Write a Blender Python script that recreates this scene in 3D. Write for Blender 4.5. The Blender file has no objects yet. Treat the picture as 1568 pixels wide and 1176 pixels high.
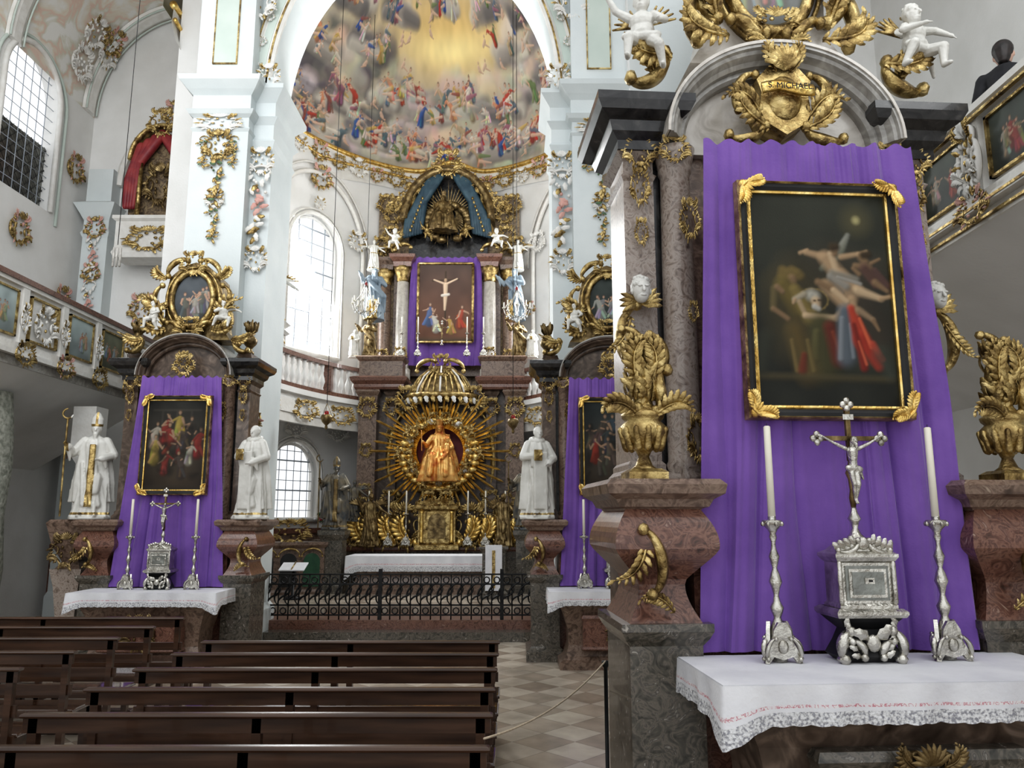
import bpy, math, random
import numpy as np
from mathutils import Vector, Matrix
pi=math.pi; sin=math.sin; cos=math.cos
R=random.Random(7)
SC=bpy.context.scene
try:
    SC.view_settings.view_transform='Standard'
except Exception: pass
try:
    SC.view_settings.look='Medium High Contrast'
except Exception: pass

# ------------------------------------------------------------------ materials
def _base(name):
    m=bpy.data.materials.new(name); m.use_nodes=True
    nt=m.node_tree; b=nt.nodes.get('Principled BSDF'); return m,nt,b
def pmat(name,cols,scale=4,rough=.5,metal=0,bump=0,bscale=25,dist=0,detail=5,coat=0,sheen=0,rvar=0,stretch=(1,1,1)):
    m,nt,b=_base(name)
    tc=nt.nodes.new('ShaderNodeTexCoord'); mp=nt.nodes.new('ShaderNodeMapping'); mp.inputs['Scale'].default_value=stretch
    nt.links.new(tc.outputs['Object'],mp.inputs[0])
    n=nt.nodes.new('ShaderNodeTexNoise'); n.inputs['Scale'].default_value=scale; n.inputs['Detail'].default_value=detail
    n.inputs['Distortion'].default_value=dist
    nt.links.new(mp.outputs[0],n.inputs['Vector'])
    r=nt.nodes.new('ShaderNodeValToRGB'); e=r.color_ramp.elements
    e[0].position=cols[0][0]; e[0].color=(*cols[0][1],1)
    e[1].position=cols[-1][0]; e[1].color=(*cols[-1][1],1)
    for p,c in cols[1:-1]:
        x=e.new(p); x.color=(*c,1)
    nt.links.new(n.outputs['Fac'],r.inputs[0]); nt.links.new(r.outputs[0],b.inputs['Base Color'])
    b.inputs['Roughness'].default_value=rough; b.inputs['Metallic'].default_value=metal
    if coat: b.inputs['Coat Weight'].default_value=coat
    if sheen: b.inputs['Sheen Weight'].default_value=sheen
    if bump:
        n2=nt.nodes.new('ShaderNodeTexNoise'); n2.inputs['Scale'].default_value=bscale; n2.inputs['Detail'].default_value=4
        nt.links.new(mp.outputs[0],n2.inputs['Vector'])
        bp=nt.nodes.new('ShaderNodeBump'); bp.inputs['Strength'].default_value=bump; bp.inputs['Distance'].default_value=.02
        nt.links.new(n2.outputs['Fac'],bp.inputs['Height']); nt.links.new(bp.outputs[0],b.inputs['Normal'])
    return m
def duo(a,b): return [(.35,a),(.65,b)]
PLASTER=pmat('white_plaster',duo((.70,.695,.675),(.77,.765,.75)),1.5,.75,bump=.15)
PILLAR=pmat('pale_blue_plaster',duo((.58,.625,.63),(.65,.69,.69)),1.2,.6,bump=.1)
PANELG=pmat('pale_green_plaster',duo((.50,.57,.52),(.56,.62,.57)),1.5,.65)
STUCCO=pmat('white_stucco',duo((.68,.66,.62),(.76,.75,.72)),6,.6,bump=.3,bscale=18)
GOLD=pmat('gilded_wood',[(.3,(.09,.055,.022)),(.46,(.32,.225,.09)),(.58,(.54,.41,.18)),(.75,(.80,.64,.33))],11,.34,.8,bump=.5,bscale=38)
GOLDB=pmat('bright_gold',[(.3,(.48,.29,.065)),(.5,(.78,.53,.17)),(.7,(.98,.78,.34))],11,.28,.85,bump=.4,bscale=34)
GOLDD=pmat('dark_gold',[(.3,(.06,.04,.018)),(.5,(.18,.125,.055)),(.75,(.46,.35,.17))],9,.38,.7,bump=.4,bscale=30)
GOLDR=pmat('red_lit_gold',[(.3,(.40,.09,.03)),(.45,(.66,.30,.08)),(.6,(.86,.55,.20)),(.75,(.55,.18,.06))],8,.32,.65,bump=.3,bscale=25)  # gold with the red light on the Madonna put into its colour
SILVER=pmat('silver',[(.3,(.33,.31,.27)),(.7,(.74,.72,.66))],12,.25,.92,bump=.35,bscale=45)
SILVERD=pmat('tarnished_silver',[(.3,(.14,.14,.13)),(.7,(.32,.33,.30))],9,.3,.8,bump=.2)
STATUE=pmat('painted_white_statue',duo((.58,.57,.53),(.70,.69,.65)),6,.42,bump=.2)
BEIGEM=pmat('beige_grey_marble',[(.3,(.12,.088,.072)),(.42,(.27,.215,.18)),(.52,(.38,.325,.285)),(.60,(.29,.24,.205)),(.66,(.18,.14,.12)),(.75,(.48,.435,.385))],11,.3,dist=2.5,detail=9,coat=.2)
PALEM=pmat('pale_marble',[(.3,(.42,.385,.34)),(.5,(.54,.505,.455)),(.7,(.62,.585,.535))],6,.3,dist=2,detail=8,coat=.2)
REDM=pmat('red_brown_marble',[(.3,(.05,.022,.015)),(.42,(.13,.058,.040)),(.52,(.23,.12,.085)),(.58,(.10,.045,.034)),(.66,(.20,.105,.078)),(.75,(.38,.29,.225))],8,.28,dist=3,detail=9,coat=.25)
DARKM=pmat('dark_green_marble',[(.3,(.028,.027,.021)),(.46,(.08,.072,.058)),(.56,(.15,.13,.105)),(.62,(.06,.052,.044)),(.72,(.40,.37,.32))],9,.26,dist=3,detail=9,coat=.3)
GREYM=pmat('grey_moulding_marble',[(.3,(.22,.21,.19)),(.5,(.32,.305,.28)),(.7,(.44,.425,.395))],6,.28,dist=2,detail=8,coat=.3)
BLACKM=pmat('black_marble',[(.3,(.012,.012,.013)),(.6,(.035,.034,.034)),(.8,(.09,.085,.08))],6,.2,dist=2,coat=.4)
BROWNM=pmat('brown_marble',[(.3,(.07,.045,.033)),(.45,(.15,.10,.074)),(.55,(.25,.178,.135)),(.62,(.14,.088,.066)),(.75,(.38,.30,.23))],7,.3,dist=2.5,detail=8)
DBROWN=pmat('dark_brown_marble',[(.3,(.045,.03,.022)),(.5,(.10,.07,.052)),(.62,(.16,.115,.087)),(.8,(.26,.20,.16))],4,.3,dist=2.5,detail=8)
BROWNG=pmat('brown_gilt_wall',[(.35,(.10,.075,.055)),(.5,(.22,.16,.10)),(.6,(.34,.26,.15)),(.7,(.16,.12,.09))],9,.45,dist=1.5,detail=8,metal=.25,bump=.6,bscale=14)
PURPLE=pmat('purple_cloth',duo((.150,.066,.32),(.205,.098,.395)),3,.75,bump=.12,bscale=60,sheen=.3)
LINEN=pmat('white_linen',duo((.66,.66,.69),(.76,.76,.78)),4,.8,bump=.15,bscale=40)
PINKE=pmat('pink_embroidery',[(.45,(.72,.68,.7)),(.5,(.5,.13,.18)),(.56,(.74,.72,.72))],55,.85)
LACE=pmat('lace',[(.4,(.30,.30,.33)),(.5,(.62,.62,.63)),(.6,(.76,.76,.77))],75,.85,bump=.5,bscale=90)
WOOD=pmat('pew_wood',[(.3,(.026,.011,.006)),(.5,(.052,.024,.012)),(.7,(.088,.043,.024))],5,.3,stretch=(.3,4,4),coat=.15)
SEATW=pmat('pew_seat_wood',[(.3,(.026,.011,.006)),(.5,(.052,.024,.012)),(.7,(.088,.043,.024))],5,.12,stretch=(.3,4,4),coat=.7)
IRON=pmat('wrought_iron',duo((.012,.012,.013),(.03,.03,.03)),8,.45,.6)
WAX=pmat('wax',duo((.76,.72,.60),(.82,.78,.68)),5,.45)
BLUED=pmat('blue_drape',duo((.022,.05,.075),(.05,.095,.125)),5,.6)
REDD=pmat('red_drape',duo((.20,.02,.03),(.34,.05,.05)),5,.5)
GREEN=pmat('green_leaf',duo((.05,.10,.05),(.12,.2,.1)),9,.5)
TEAL=pmat('green_curtain',duo((.012,.06,.03),(.03,.10,.05)),5,.6)
BLACK=pmat('black_velvet',duo((.008,.008,.009),(.02,.02,.02)),5,.6)
PINK=pmat('pink_stucco',duo((.55,.30,.26),(.66,.42,.36)),5,.6)
BLUEG=pmat('grey_blue_paint',duo((.14,.19,.24),(.24,.29,.33)),4,.5)
WINB=pmat('window_bar_paint',duo((.36,.40,.46),(.46,.50,.55)),4,.5)
SKIN=pmat('skin',duo((.52,.33,.25),(.6,.4,.32)),4,.5)
HAIR=pmat('dark_hair',duo((.01,.008,.007),(.03,.02,.018)),20,.5)
COAT=pmat('black_coat',duo((.008,.008,.01),(.02,.02,.024)),6,.8)
ROPE=pmat('rope',duo((.45,.36,.26),(.6,.5,.38)),40,.8)
STONE=pmat('rough_stone',duo((.22,.23,.19),(.46,.46,.4)),14,.8,bump=1,bscale=14)
CREAMF=pmat('fresco_stucco',[(.36,(.76,.75,.72)),(.45,(.70,.64,.54)),(.50,(.70,.52,.44)),(.55,(.64,.62,.53)),(.62,(.77,.76,.73))],1.6,.7,dist=1.0)
def glassm(name,col,em=0):
    m,nt,b=_base(name); b.inputs['Base Color'].default_value=(*col,1); b.inputs['Roughness'].default_value=.08
    b.inputs['Transmission Weight'].default_value=.6
    return m
CRYST=glassm('crystal',(.85,.88,.9)); REDG=glassm('red_lamp_glass',(.5,.02,.02))
def colattr(name,rough=.5,bump=0,spec=.5):
    m,nt,b=_base(name); a=nt.nodes.new('ShaderNodeAttribute'); a.attribute_name='Col'
    nt.links.new(a.outputs['Color'],b.inputs['Base Color']); b.inputs['Roughness'].default_value=rough
    b.inputs['Specular IOR Level'].default_value=spec
    if bump:
        n2=nt.nodes.new('ShaderNodeTexNoise'); n2.inputs['Scale'].default_value=120
        bp=nt.nodes.new('ShaderNodeBump'); bp.inputs['Strength'].default_value=bump; bp.inputs['Distance'].default_value=.004
        nt.links.new(n2.outputs['Fac'],bp.inputs['Height']); nt.links.new(bp.outputs[0],b.inputs['Normal'])
    return m
OILP=colattr('oil_painting',.42,.3,.22); FRESC=colattr('fresco_paint',.8,0,.2)
def floormat():
    m,nt,b=_base('marble_floor_tiles')
    tc=nt.nodes.new('ShaderNodeTexCoord'); mp=nt.nodes.new('ShaderNodeMapping'); mp.inputs['Rotation'].default_value=(0,0,pi/4)
    nt.links.new(tc.outputs['Object'],mp.inputs[0])
    br=nt.nodes.new('ShaderNodeTexBrick'); br.offset=0; br.inputs['Scale'].default_value=1
    br.inputs['Brick Width'].default_value=.40; br.inputs['Row Height'].default_value=.40; br.inputs['Mortar Size'].default_value=.006
    br.inputs['Color1'].default_value=(.52,.46,.38,1); br.inputs['Color2'].default_value=(.24,.19,.15,1); br.inputs['Mortar'].default_value=(.14,.12,.10,1)
    ck=nt.nodes.new('ShaderNodeTexChecker'); ck.inputs['Scale'].default_value=2.5; ck.inputs[1].default_value=(.54,.48,.40,1); ck.inputs[2].default_value=(.32,.26,.205,1)
    nt.links.new(mp.outputs[0],br.inputs['Vector']); nt.links.new(mp.outputs[0],ck.inputs[0])
    m1=nt.nodes.new('ShaderNodeMixRGB'); m1.inputs[0].default_value=.6; nt.links.new(br.outputs['Color'],m1.inputs[1]); nt.links.new(ck.outputs[0],m1.inputs[2])
    n=nt.nodes.new('ShaderNodeTexNoise'); n.inputs['Scale'].default_value=3; n.inputs['Detail'].default_value=8
    nt.links.new(mp.outputs[0],n.inputs['Vector'])
    mx=nt.nodes.new('ShaderNodeMixRGB'); mx.blend_type='OVERLAY'; mx.inputs[0].default_value=.5
    nt.links.new(m1.outputs[0],mx.inputs[1]); nt.links.new(n.outputs['Fac'],mx.inputs[2])
    nt.links.new(mx.outputs[0],b.inputs['Base Color']); b.inputs['Roughness'].default_value=.2
    return m
FLOOR=floormat()

# ------------------------------------------------------------------ builder
class B:
    def __init__(s): s.v=[];s.f=[];s.mi=[];s.sm=[];s.mats=[];s.M=Matrix()
    def idx(s,m):
        if m not in s.mats: s.mats.append(m)
        return s.mats.index(m)
    def add(s,vs,fs,m,smooth=True):
        o=len(s.v); M=s.M; i=s.idx(m)
        s.v.extend([tuple(M@Vector(v)) for v in vs])
        for f in fs: s.f.append(tuple(k+o for k in f))
        s.mi.extend([i]*len(fs)); s.sm.extend([smooth]*len(fs))
    def merge(s,o,M):
        base=len(s.v); MM=s.M@M; fl=MM.determinant()<0
        mp=[s.idx(m) for m in o.mats]
        s.v.extend([tuple(MM@Vector(v)) for v in o.v])
        for f in o.f:
            g=tuple(k+base for k in f); s.f.append(g[::-1] if fl else g)
        s.mi.extend([mp[i] for i in o.mi]); s.sm.extend(o.sm)
    def box(s,x0,x1,y0,y1,z0,z1,m):
        v=[(x0,y0,z0),(x1,y0,z0),(x1,y1,z0),(x0,y1,z0),(x0,y0,z1),(x1,y0,z1),(x1,y1,z1),(x0,y1,z1)]
        s.add(v,[(0,3,2,1),(4,5,6,7),(0,1,5,4),(1,2,6,5),(2,3,7,6),(3,0,4,7)],m,False)
    def ring(s,x0,x1,y0,y1,prof,m,smooth=False):
        v=[];f=[]
        for o,z in prof: v+=[(x0-o,y0-o,z),(x1+o,y0-o,z),(x1+o,y1+o,z),(x0-o,y1+o,z)]
        n=len(prof)
        for i in range(n-1):
            for k in range(4):
                a=i*4+k;b=i*4+(k+1)%4; f.append((a,b,b+4,a+4))
        f.append((3,2,1,0)); f.append((4*n-4,4*n-3,4*n-2,4*n-1))
        s.add(v,f,m,smooth)
    def lathe(s,c,prof,m,n=16,sx=1,sy=1,smooth=True):
        v=[];f=[]
        for r,z in prof:
            for k in range(n):
                a=2*pi*k/n; v.append((c[0]+r*cos(a)*sx,c[1]+r*sin(a)*sy,c[2]+z))
        for i in range(len(prof)-1):
            for k in range(n):
                a=i*n+k;b=i*n+(k+1)%n; f.append((a,b,b+n,a+n))
        f.append(tuple(range(n))[::-1]); f.append(tuple(range((len(prof)-1)*n,len(prof)*n)))
        s.add(v,f,m,smooth)
    def ell(s,c,r,m,nu=10,nv=6,rot=None):
        v=[];f=[]
        for i in range(nv+1):
            t=pi*i/nv
            for k in range(nu):
                a=2*pi*k/nu; p=Vector((r[0]*sin(t)*cos(a),r[1]*sin(t)*sin(a),-r[2]*cos(t)))
                if rot is not None: p=rot@p
                v.append((c[0]+p[0],c[1]+p[1],c[2]+p[2]))
        for i in range(nv):
            for k in range(nu):
                a=i*nu+k;b=i*nu+(k+1)%nu; f.append((a,b,b+nu,a+nu))
        s.add(v,f,m)
    def tube(s,pts,r,m,n=6,closed=False,flat=1.0):
        P=[Vector(p) for p in pts]; N=len(P)
        if N<2: return
        rr=r if isinstance(r,(list,tuple)) else [r]*N
        v=[];f=[]; up=None
        for i in range(N):
            if closed: t=P[(i+1)%N]-P[i-1]
            else: t=P[min(i+1,N-1)]-P[max(i-1,0)]
            if t.length<1e-9: t=Vector((0,0,1))
            t.normalize()
            if up is None:
                up=Vector((0,1,0)) if abs(t.y)<.9 else Vector((1,0,0))
            up=up-t*up.dot(t)
            if up.length<1e-6: up=t.orthogonal()
            up.normalize(); sd=t.cross(up)
            for k in range(n):
                a=2*pi*k/n; v.append(tuple(P[i]+(sd*cos(a)+up*sin(a)*flat)*rr[i]))
        for i in range(N-1 if not closed else N):
            for k in range(n):
                a=i*n+k;b=i*n+(k+1)%n;j=(i+1)%N; f.append((a,b,j*n+(k+1)%n,j*n+k))
        if not closed:
            f.append(tuple(range(n))[::-1]); f.append(tuple(range((N-1)*n,N*n)))
        s.add(v,f,m)
    def cap(s,p0,p1,r0,r1,m,n=8):
        p0=Vector(p0);p1=Vector(p1);d=(p1-p0)
        if d.length<1e-6: return
        d.normalize()
        s.tube([p0-d*r0,p0-d*r0*.7,p0,p0.lerp(p1,.5),p1,p1+d*r1*.7,p1+d*r1],[r0*.15,r0*.7,r0,(r0+r1)/2,r1,r1*.7,r1*.15],m,n)
    def poly(s,out,y0,y1,m,smooth=False):
        n=len(out); v=[(x,y0,z) for x,z in out]+[(x,y1,z) for x,z in out]
        f=[tuple(range(n)),tuple(range(2*n-1,n-1,-1))]
        for k in range(n): j=(k+1)%n; f.append((k,k+n,j+n,j))
        s.add(v,f,m,smooth)
    def arch(s,c,ax,az,a0,a1,prof,m,n=32,smooth=False):
        v=[];f=[];q=len(prof)
        for i in range(n+1):
            a=a0+(a1-a0)*i/n
            for dr,y in prof: v.append((c[0]+(ax+dr)*cos(a),c[1]+y,c[2]+(az+dr)*sin(a)))
        for i in range(n):
            for k in range(q):
                j=(k+1)%q; f.append((i*q+k,i*q+j,(i+1)*q+j,(i+1)*q+k))
        f.append(tuple(range(q))[::-1]); f.append(tuple(range(n*q,n*q+q)))
        s.add(v,f,m,smooth)
    def scroll(s,p0,p1,k0,k1,m,r=.012,S=False,y=0,n=22,flat=1.4,knob=True):
        h=0;x=0;z=0;pts=[complex(0,0)]
        for i in range(n):
            q=(i+.5)/n; w=abs(2*q-1); kp=k0+k1*w**3
            if S and q<.5: kp=-kp
            h+=kp/n; x+=cos(h)/n; z+=sin(h)/n; pts.append(complex(x,z))
        e=pts[-1]
        if abs(e)<.05: e=.05
        kk=complex(p1[0]-p0[0],p1[1]-p0[1])/e
        Q=[p*kk+complex(p0[0],p0[1]) for p in pts]
        rr=[r*(.45+.75*sin(pi*i/n)) for i in range(n+1)]
        s.tube([(p.real,y-.3*r*sin(pi*i/n),p.imag) for i,p in enumerate(Q)],rr,m,5,flat=flat)
        if knob:
            for p in (Q[0],Q[-1]): s.ell((p.real,y-r*.5,p.imag),(r*1.2,r*1.3,r*1.2),m,7,4)
    def leaf(s,p,ang,L,W,m,y=0,curl=.25):
        v=[];f=[];n=5
        d=(cos(ang),sin(ang)); q=(-sin(ang),cos(ang))
        for i in range(n+1):
            t=i/n; w=W*(sin(pi*(t*.93+.05))**.8)*(1+.25*sin(t*17)); bend=.18*L*t*t
            cx=p[0]+d[0]*L*t+q[0]*bend; cz=p[1]+d[1]*L*t+q[1]*bend; yy=y-curl*L*sin(t*2.2)
            for k,e in ((-1,.25),(0,-.35),(1,.25)):
                v.append((cx+q[0]*w*k,yy+e*W,cz+q[1]*w*k))
        for i in range(n):
            for k in range(2):
                a=i*3+k; f.append((a,a+1,a+4,a+3))
        s.add(v,f,m)
    def acanthus(s,p,ang,L,W,m,y=0,curlend=1.2):
        h=ang; x,z=p; n=9; pts=[]
        for i in range(n):
            t=i/n; h+=curlend/n*(t*2.0); st=L/n; pts.append((x,y-.18*L*sin(t*2.4),z))
            for sg in (-1,1):
                l=W*(sin(pi*(t*.80+.15)))
                s.leaf((x,z),h+sg*(.80-.35*t),l*1.35,l*.26,m,y=y-.12*L*sin(t*2.4),curl=.4)
            x+=cos(h)*st; z+=sin(h)*st
        pts.append((x,y-.1*L,z)); s.tube(pts,[W*.16*(1-.7*i/n) for i in range(n+1)],m,5)
        s.leaf((x,z),h+.2,L*.16,W*.18,m,y=y-.1*L)
    def mesh(s,name):
        me=bpy.data.meshes.new(name); me.from_pydata(s.v,[],s.f)
        for m in s.mats: me.materials.append(m)
        me.polygons.foreach_set('material_index',s.mi); me.polygons.foreach_set('use_smooth',s.sm)
        me.update(); return me
    def obj(s,name,loc=(0,0,0),parent=None,rz=0):
        return place(name,s.mesh(name),loc,parent,rz)
def place(name,me,loc=(0,0,0),parent=None,rz=0,scale=None,rot=None):
    o=bpy.data.objects.new(name,me); SC.collection.objects.link(o); o.location=loc; o.rotation_euler=rot or (0,0,rz)
    if scale: o.scale=(scale,)*3 if not isinstance(scale,tuple) else scale
    if parent: o.parent=parent
    return o
def T(x=0,y=0,z=0,s=1,rz=0,sx=1,ry=0):
    return Matrix.Translation((x,y,z))@Matrix.Rotation(rz,4,'Z')@Matrix.Rotation(ry,4,'Y')@Matrix.Diagonal((s*sx,s,s,1))
def gridmesh(name,P,mat,col=None,keep=None,smooth=True):
    ny,nx=P.shape[:2]; idx=np.arange(nx*ny).reshape(ny,nx)
    F=np.stack([idx[:-1,:-1],idx[:-1,1:],idx[1:,1:],idx[1:,:-1]],-1)
    F=F.reshape(-1,4) if keep is None else F[keep]
    me=bpy.data.meshes.new(name); me.from_pydata(P.reshape(-1,3).tolist(),[],F.tolist()); me.materials.append(mat)
    me.polygons.foreach_set('use_smooth',[smooth]*len(me.polygons))
    if col is not None:
        a=me.color_attributes.new('Col','FLOAT_COLOR','POINT')
        c=np.ones((nx*ny,4),np.float32); c[:,:3]=col.reshape(-1,3); a.data.foreach_set('color',c.ravel())
    me.update(); return me

# ------------------------------------------------------------------ paint (python colour fields)
def stroke(I,X,Y,x0,y0,x1,y1,r0,r1,c,a=1,soft=.5,shade=.5):
    xs=X[0]; ys=Y[:,0]; m_=max(r0,r1)
    i0,i1=np.searchsorted(xs,[min(x0,x1)-m_,max(x0,x1)+m_])
    if ys[0]<=ys[-1]: j0,j1=np.searchsorted(ys,[min(y0,y1)-m_,max(y0,y1)+m_])
    else:
        n=len(ys); a0,a1=np.searchsorted(ys[::-1],[min(y0,y1)-m_,max(y0,y1)+m_]); j0,j1=n-a1,n-a0
    if i1<=i0 or j1<=j0: return
    X=X[j0:j1,i0:i1];Y=Y[j0:j1,i0:i1];J=I[j0:j1,i0:i1]
    dx=x1-x0;dy=y1-y0;L=dx*dx+dy*dy+1e-9
    h=np.clip(((X-x0)*dx+(Y-y0)*dy)/L,0,1); px=X-(x0+h*dx);py=Y-(y0+h*dy); r=r0+(r1-r0)*h
    d=np.sqrt(px*px+py*py)/r; m=(np.clip((1-d)/soft,0,1)*a)[...,None]
    sh=(1+shade*np.clip((-px*.6-py*.7)/r,-1,1))[...,None]
    J[:]=J*(1-m)+np.array(c)*sh*m
def blur(I,n=1):
    for _ in range(n):
        J=np.pad(I,((1,1),(1,1),(0,0)),'edge')
        I=(J[1:-1,1:-1]*2+J[:-2,1:-1]+J[2:,1:-1]+J[1:-1,:-2]+J[1:-1,2:])/6
    return I
def pfig(I,X,Y,x,y,h,robe,skin=(.42,.27,.19),rnd=R,lean=0,robe2=None,a=1):
    rob2=robe2 or tuple(c*.6 for c in robe)
    l=lean if lean else rnd.uniform(-.4,.4)
    hx=x+l*h*.35; hy=y-h*.42
    stroke(I,X,Y,x,y+h*.35,x+l*h*.1,y-h*.1,h*.20,h*.14,rob2,a)
    for q in range(3): stroke(I,X,Y,x+rnd.uniform(-.25,.25)*h,y+h*.38,x+rnd.uniform(-.08,.08)*h,y-.05*h,h*.06,h*.07,tuple(c*rnd.uniform(.7,1.35) for c in robe),a)
    stroke(I,X,Y,x,y,hx,hy+h*.17,h*.13,h*.10,robe,a)
    for sg in (-1,1):
        ex=hx+sg*h*rnd.uniform(.12,.24);ey=hy+h*rnd.uniform(.15,.4)
        stroke(I,X,Y,hx+sg*h*.08,hy+h*.17,ex,ey,h*.05,h*.04,skin if rnd.random()<.5 else robe,a)
        stroke(I,X,Y,ex,ey,ex+rnd.uniform(-.15,.2)*sg*h,ey+rnd.uniform(-.2,.12)*h,h*.035,h*.025,skin,a)
    stroke(I,X,Y,hx,hy-h*.01,hx,hy-h*.03,h*.075,h*.07,tuple(c*.3 for c in skin),a)
    stroke(I,X,Y,hx,hy,hx,hy+h*.03,h*.055,h*.045,skin,a)
def noise2(X,Y,s,seed):
    r=np.random.RandomState(seed); o=np.zeros_like(X)
    for k in range(14):
        f=s*(1+r.rand()*3); t=r.rand()*6.28; p=r.rand()*6.28
        o+=np.sin((X*cos(t)+Y*sin(t))*f+p+1.3*np.sin((X*sin(t)-Y*cos(t))*f*.6+p*2))/(f/s)
    return o/5
def canvas(w,h,n=150):
    asp=h/w; ny=int(n*asp); xs=np.linspace(0,1,n); ys=np.linspace(0,asp,ny); X,Y=np.meshgrid(xs,ys); return X,Y
def panel(name,w,h,fn,n=150,parent=None,loc=(0,0,0),mat=None,oval=False,rz=0,soft=0):
    X,Y=canvas(w,h,n); I=np.zeros(X.shape+(3,)); fn(I,X,Y)
    if soft: I=blur(I,soft)
    P=np.stack([(X-.5)*w,np.zeros_like(X),(h/2-Y*w)],-1)
    keep=None
    if oval:
        xx=(X-.5)*2; yy=(Y*w/h-.5)*2; k=(xx**2+yy**2)<1; keep=(k[:-1,:-1])[::-1]
    me=gridmesh(name,P[::-1],mat or OILP,np.clip(I[::-1],0,1),keep)
    return place(name,me,loc,parent,rz)
def p_michael(I,X,Y):
    n=noise2(X,Y,7,1)[...,None]
    I[:]=np.array((.019,.020,.015))*(1+.35*n)+np.array((.016,.017,.011))*np.clip(1-Y[...,None],0,1)
    q=lambda u,v:((u-1133)/222,(v-296)/246)
    def S(u0,v0,u1,v1,r0,r1,c,a=1,soft=.7,sh=.8):
        stroke(I,X,Y,*q(u0,v0),*q(u1,v1),r0/192,r1/192,tuple(k*.70 for k in c),a,soft,sh)
    S(1306,342,1306,344,30,30,(.15,.13,.06),.7,1,0); S(1306,341,1306,342,8,8,(.50,.45,.22),.9,.8,0)
    sk=(.42,.29,.17); sd=(.24,.155,.085); sl=(.54,.40,.25)
    for c_ in ((1180,470,1200,560,40,50,(.085,.066,.028)),(1300,470,1330,560,60,40,(.065,.05,.034)),(1240,600,1340,600,34,34,(.05,.055,.035)),(1250,420,1330,440,40,40,(.06,.05,.034)),(1200,440,1240,480,40,40,(.07,.056,.028))): S(*c_,.75,1)
    for k in range(7): S(1291-2*k,370+6*k,1264-3*k,414+3*k,5,6,(.26-.02*k,.26-.02*k,.22-.02*k),.9)
    for k in range(6): S(1328+4*k,440+4*k,1362+2*k,488-6*k,4,4,(.12,.085,.06),.9)
    for k in range(5): S(1312+5*k,432,1330+6*k,462,5,5,(.11,.06,.05),.9)
    for k in range(6): S(1182+5*k,436+3*(k%3),1180+6*k,446,9,9,(.16,.115,.04)); 
    S(1196,450,1198,456,8,7,sd); S(1182,462,1210,500,17,24,(.16,.12,.036)); S(1200,470,1222,520,10,15,(.22,.165,.055)); S(1168,470,1164,505,8,7,(.14,.11,.05)); S(1164,505,1186,522,5,5,sd)
    S(1172,466,1180,474,6,5,sd)
    S(1212,404,1224,398,4,3,sk); S(1222,403,1252,411,6,8,sk); S(1252,412,1278,452,14,15,sk); S(1262,405,1270,440,7,6,sl); S(1268,398,1268,404,8,7,sd); S(1265,392,1271,391,9,8,(.06,.04,.02))
    S(1278,410,1306,404,6,5,sk); S(1306,404,1320,398,4,3,sk)
    S(1276,445,1302,470,14,11,sk); S(1300,470,1338,484,10,6,sl); S(1336,484,1352,480,5,4,sk); S(1272,452,1292,486,13,10,(.33,.23,.14)); S(1290,486,1296,512,8,5,sk)
    S(1262,440,1300,450,9,7,(.24,.22,.18),.9); S(1258,446,1282,462,7,9,(.30,.28,.24),.9); S(1270,446,1306,458,3,4,(.36,.34,.30),.8); S(1256,452,1276,474,3,4,(.16,.15,.13),.8)
    S(1312,410,1316,418,9,8,sd); S(1314,405,1322,404,8,8,(.06,.04,.02)); S(1300,425,1322,428,6,7,sd); S(1315,430,1330,455,11,9,(.11,.06,.045)); S(1330,455,1348,470,7,4,sd); S(1305,440,1296,430,5,4,sd); S(1326,420,1340,412,4,3,sd)
    for a_ in range(16):
        t=a_*.39; S(1228+24*cos(t),488+20*sin(t),1228+24*cos(t+.39),488+20*sin(t+.39),2,2,(.26,.19,.07),.6)
    S(1226,480,1231,482,12,11,(.40,.38,.32)); S(1232,490,1233,497,9,8,sl); S(1230,500,1236,504,6,5,(.45,.43,.38)); S(1236,488,1240,488,2,2,(.08,.05,.03)); S(1229,489,1231,489,2,2,(.08,.05,.03))
    S(1214,478,1199,488,6,6,(.38,.33,.24)); S(1199,488,1196,494,4,3,sk)
    S(1206,492,1214,514,5,5,(.40,.30,.18)); S(1214,516,1262,520,6,6,sl); S(1262,520,1280,498,6,6,(.34,.25,.16)); S(1280,498,1284,488,5,4,sk)
    S(1250,462,1284,500,12,13,sk); S(1238,456,1256,466,7,9,sd); S(1262,470,1282,490,6,5,sl)
    S(1238,532,1240,606,24,32,(.07,.064,.026)); S(1230,545,1225,590,7,9,(.11,.10,.04)); S(1252,536,1264,592,13,16,(.13,.028,.016)); S(1256,545,1268,590,4,5,(.20,.048,.024))
    S(1278,508,1276,590,15,18,(.12,.14,.16)); S(1272,520,1266,590,5,6,(.22,.24,.26)); S(1284,530,1286,588,3,4,(.20,.22,.24))
    S(1288,502,1302,560,8,16,(.44,.06,.03)); S(1300,556,1326,604,15,9,(.36,.04,.022)); S(1290,530,1302,606,5,8,(.22,.026,.016)); S(1300,520,1316,570,3,4,(.60,.13,.06)); S(1318,565,1333,592,7,5,(.42,.07,.04)); S(1296,560,1306,600,2,3,(.55,.12,.06))
    S(1300,505,1322,522,7,5,(.30,.21,.13)); S(1322,522,1330,540,5,3,sd)
    S(1198,545,1214,618,22,24,(.13,.09,.03),.9,1); S(1190,560,1196,612,4,5,(.18,.13,.05)); S(1208,585,1204,612,6,9,(.17,.038,.02),.9); S(1215,560,1222,612,4,5,(.16,.12,.045))
    S(1135,622,1346,626,8,8,(.09,.072,.035),.8,1); S(1150,560,1140,610,20,15,(.045,.048,.033),.8,1)
    S(1330,585,1345,618,18,14,(.06,.066,.05),.8,1)
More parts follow.
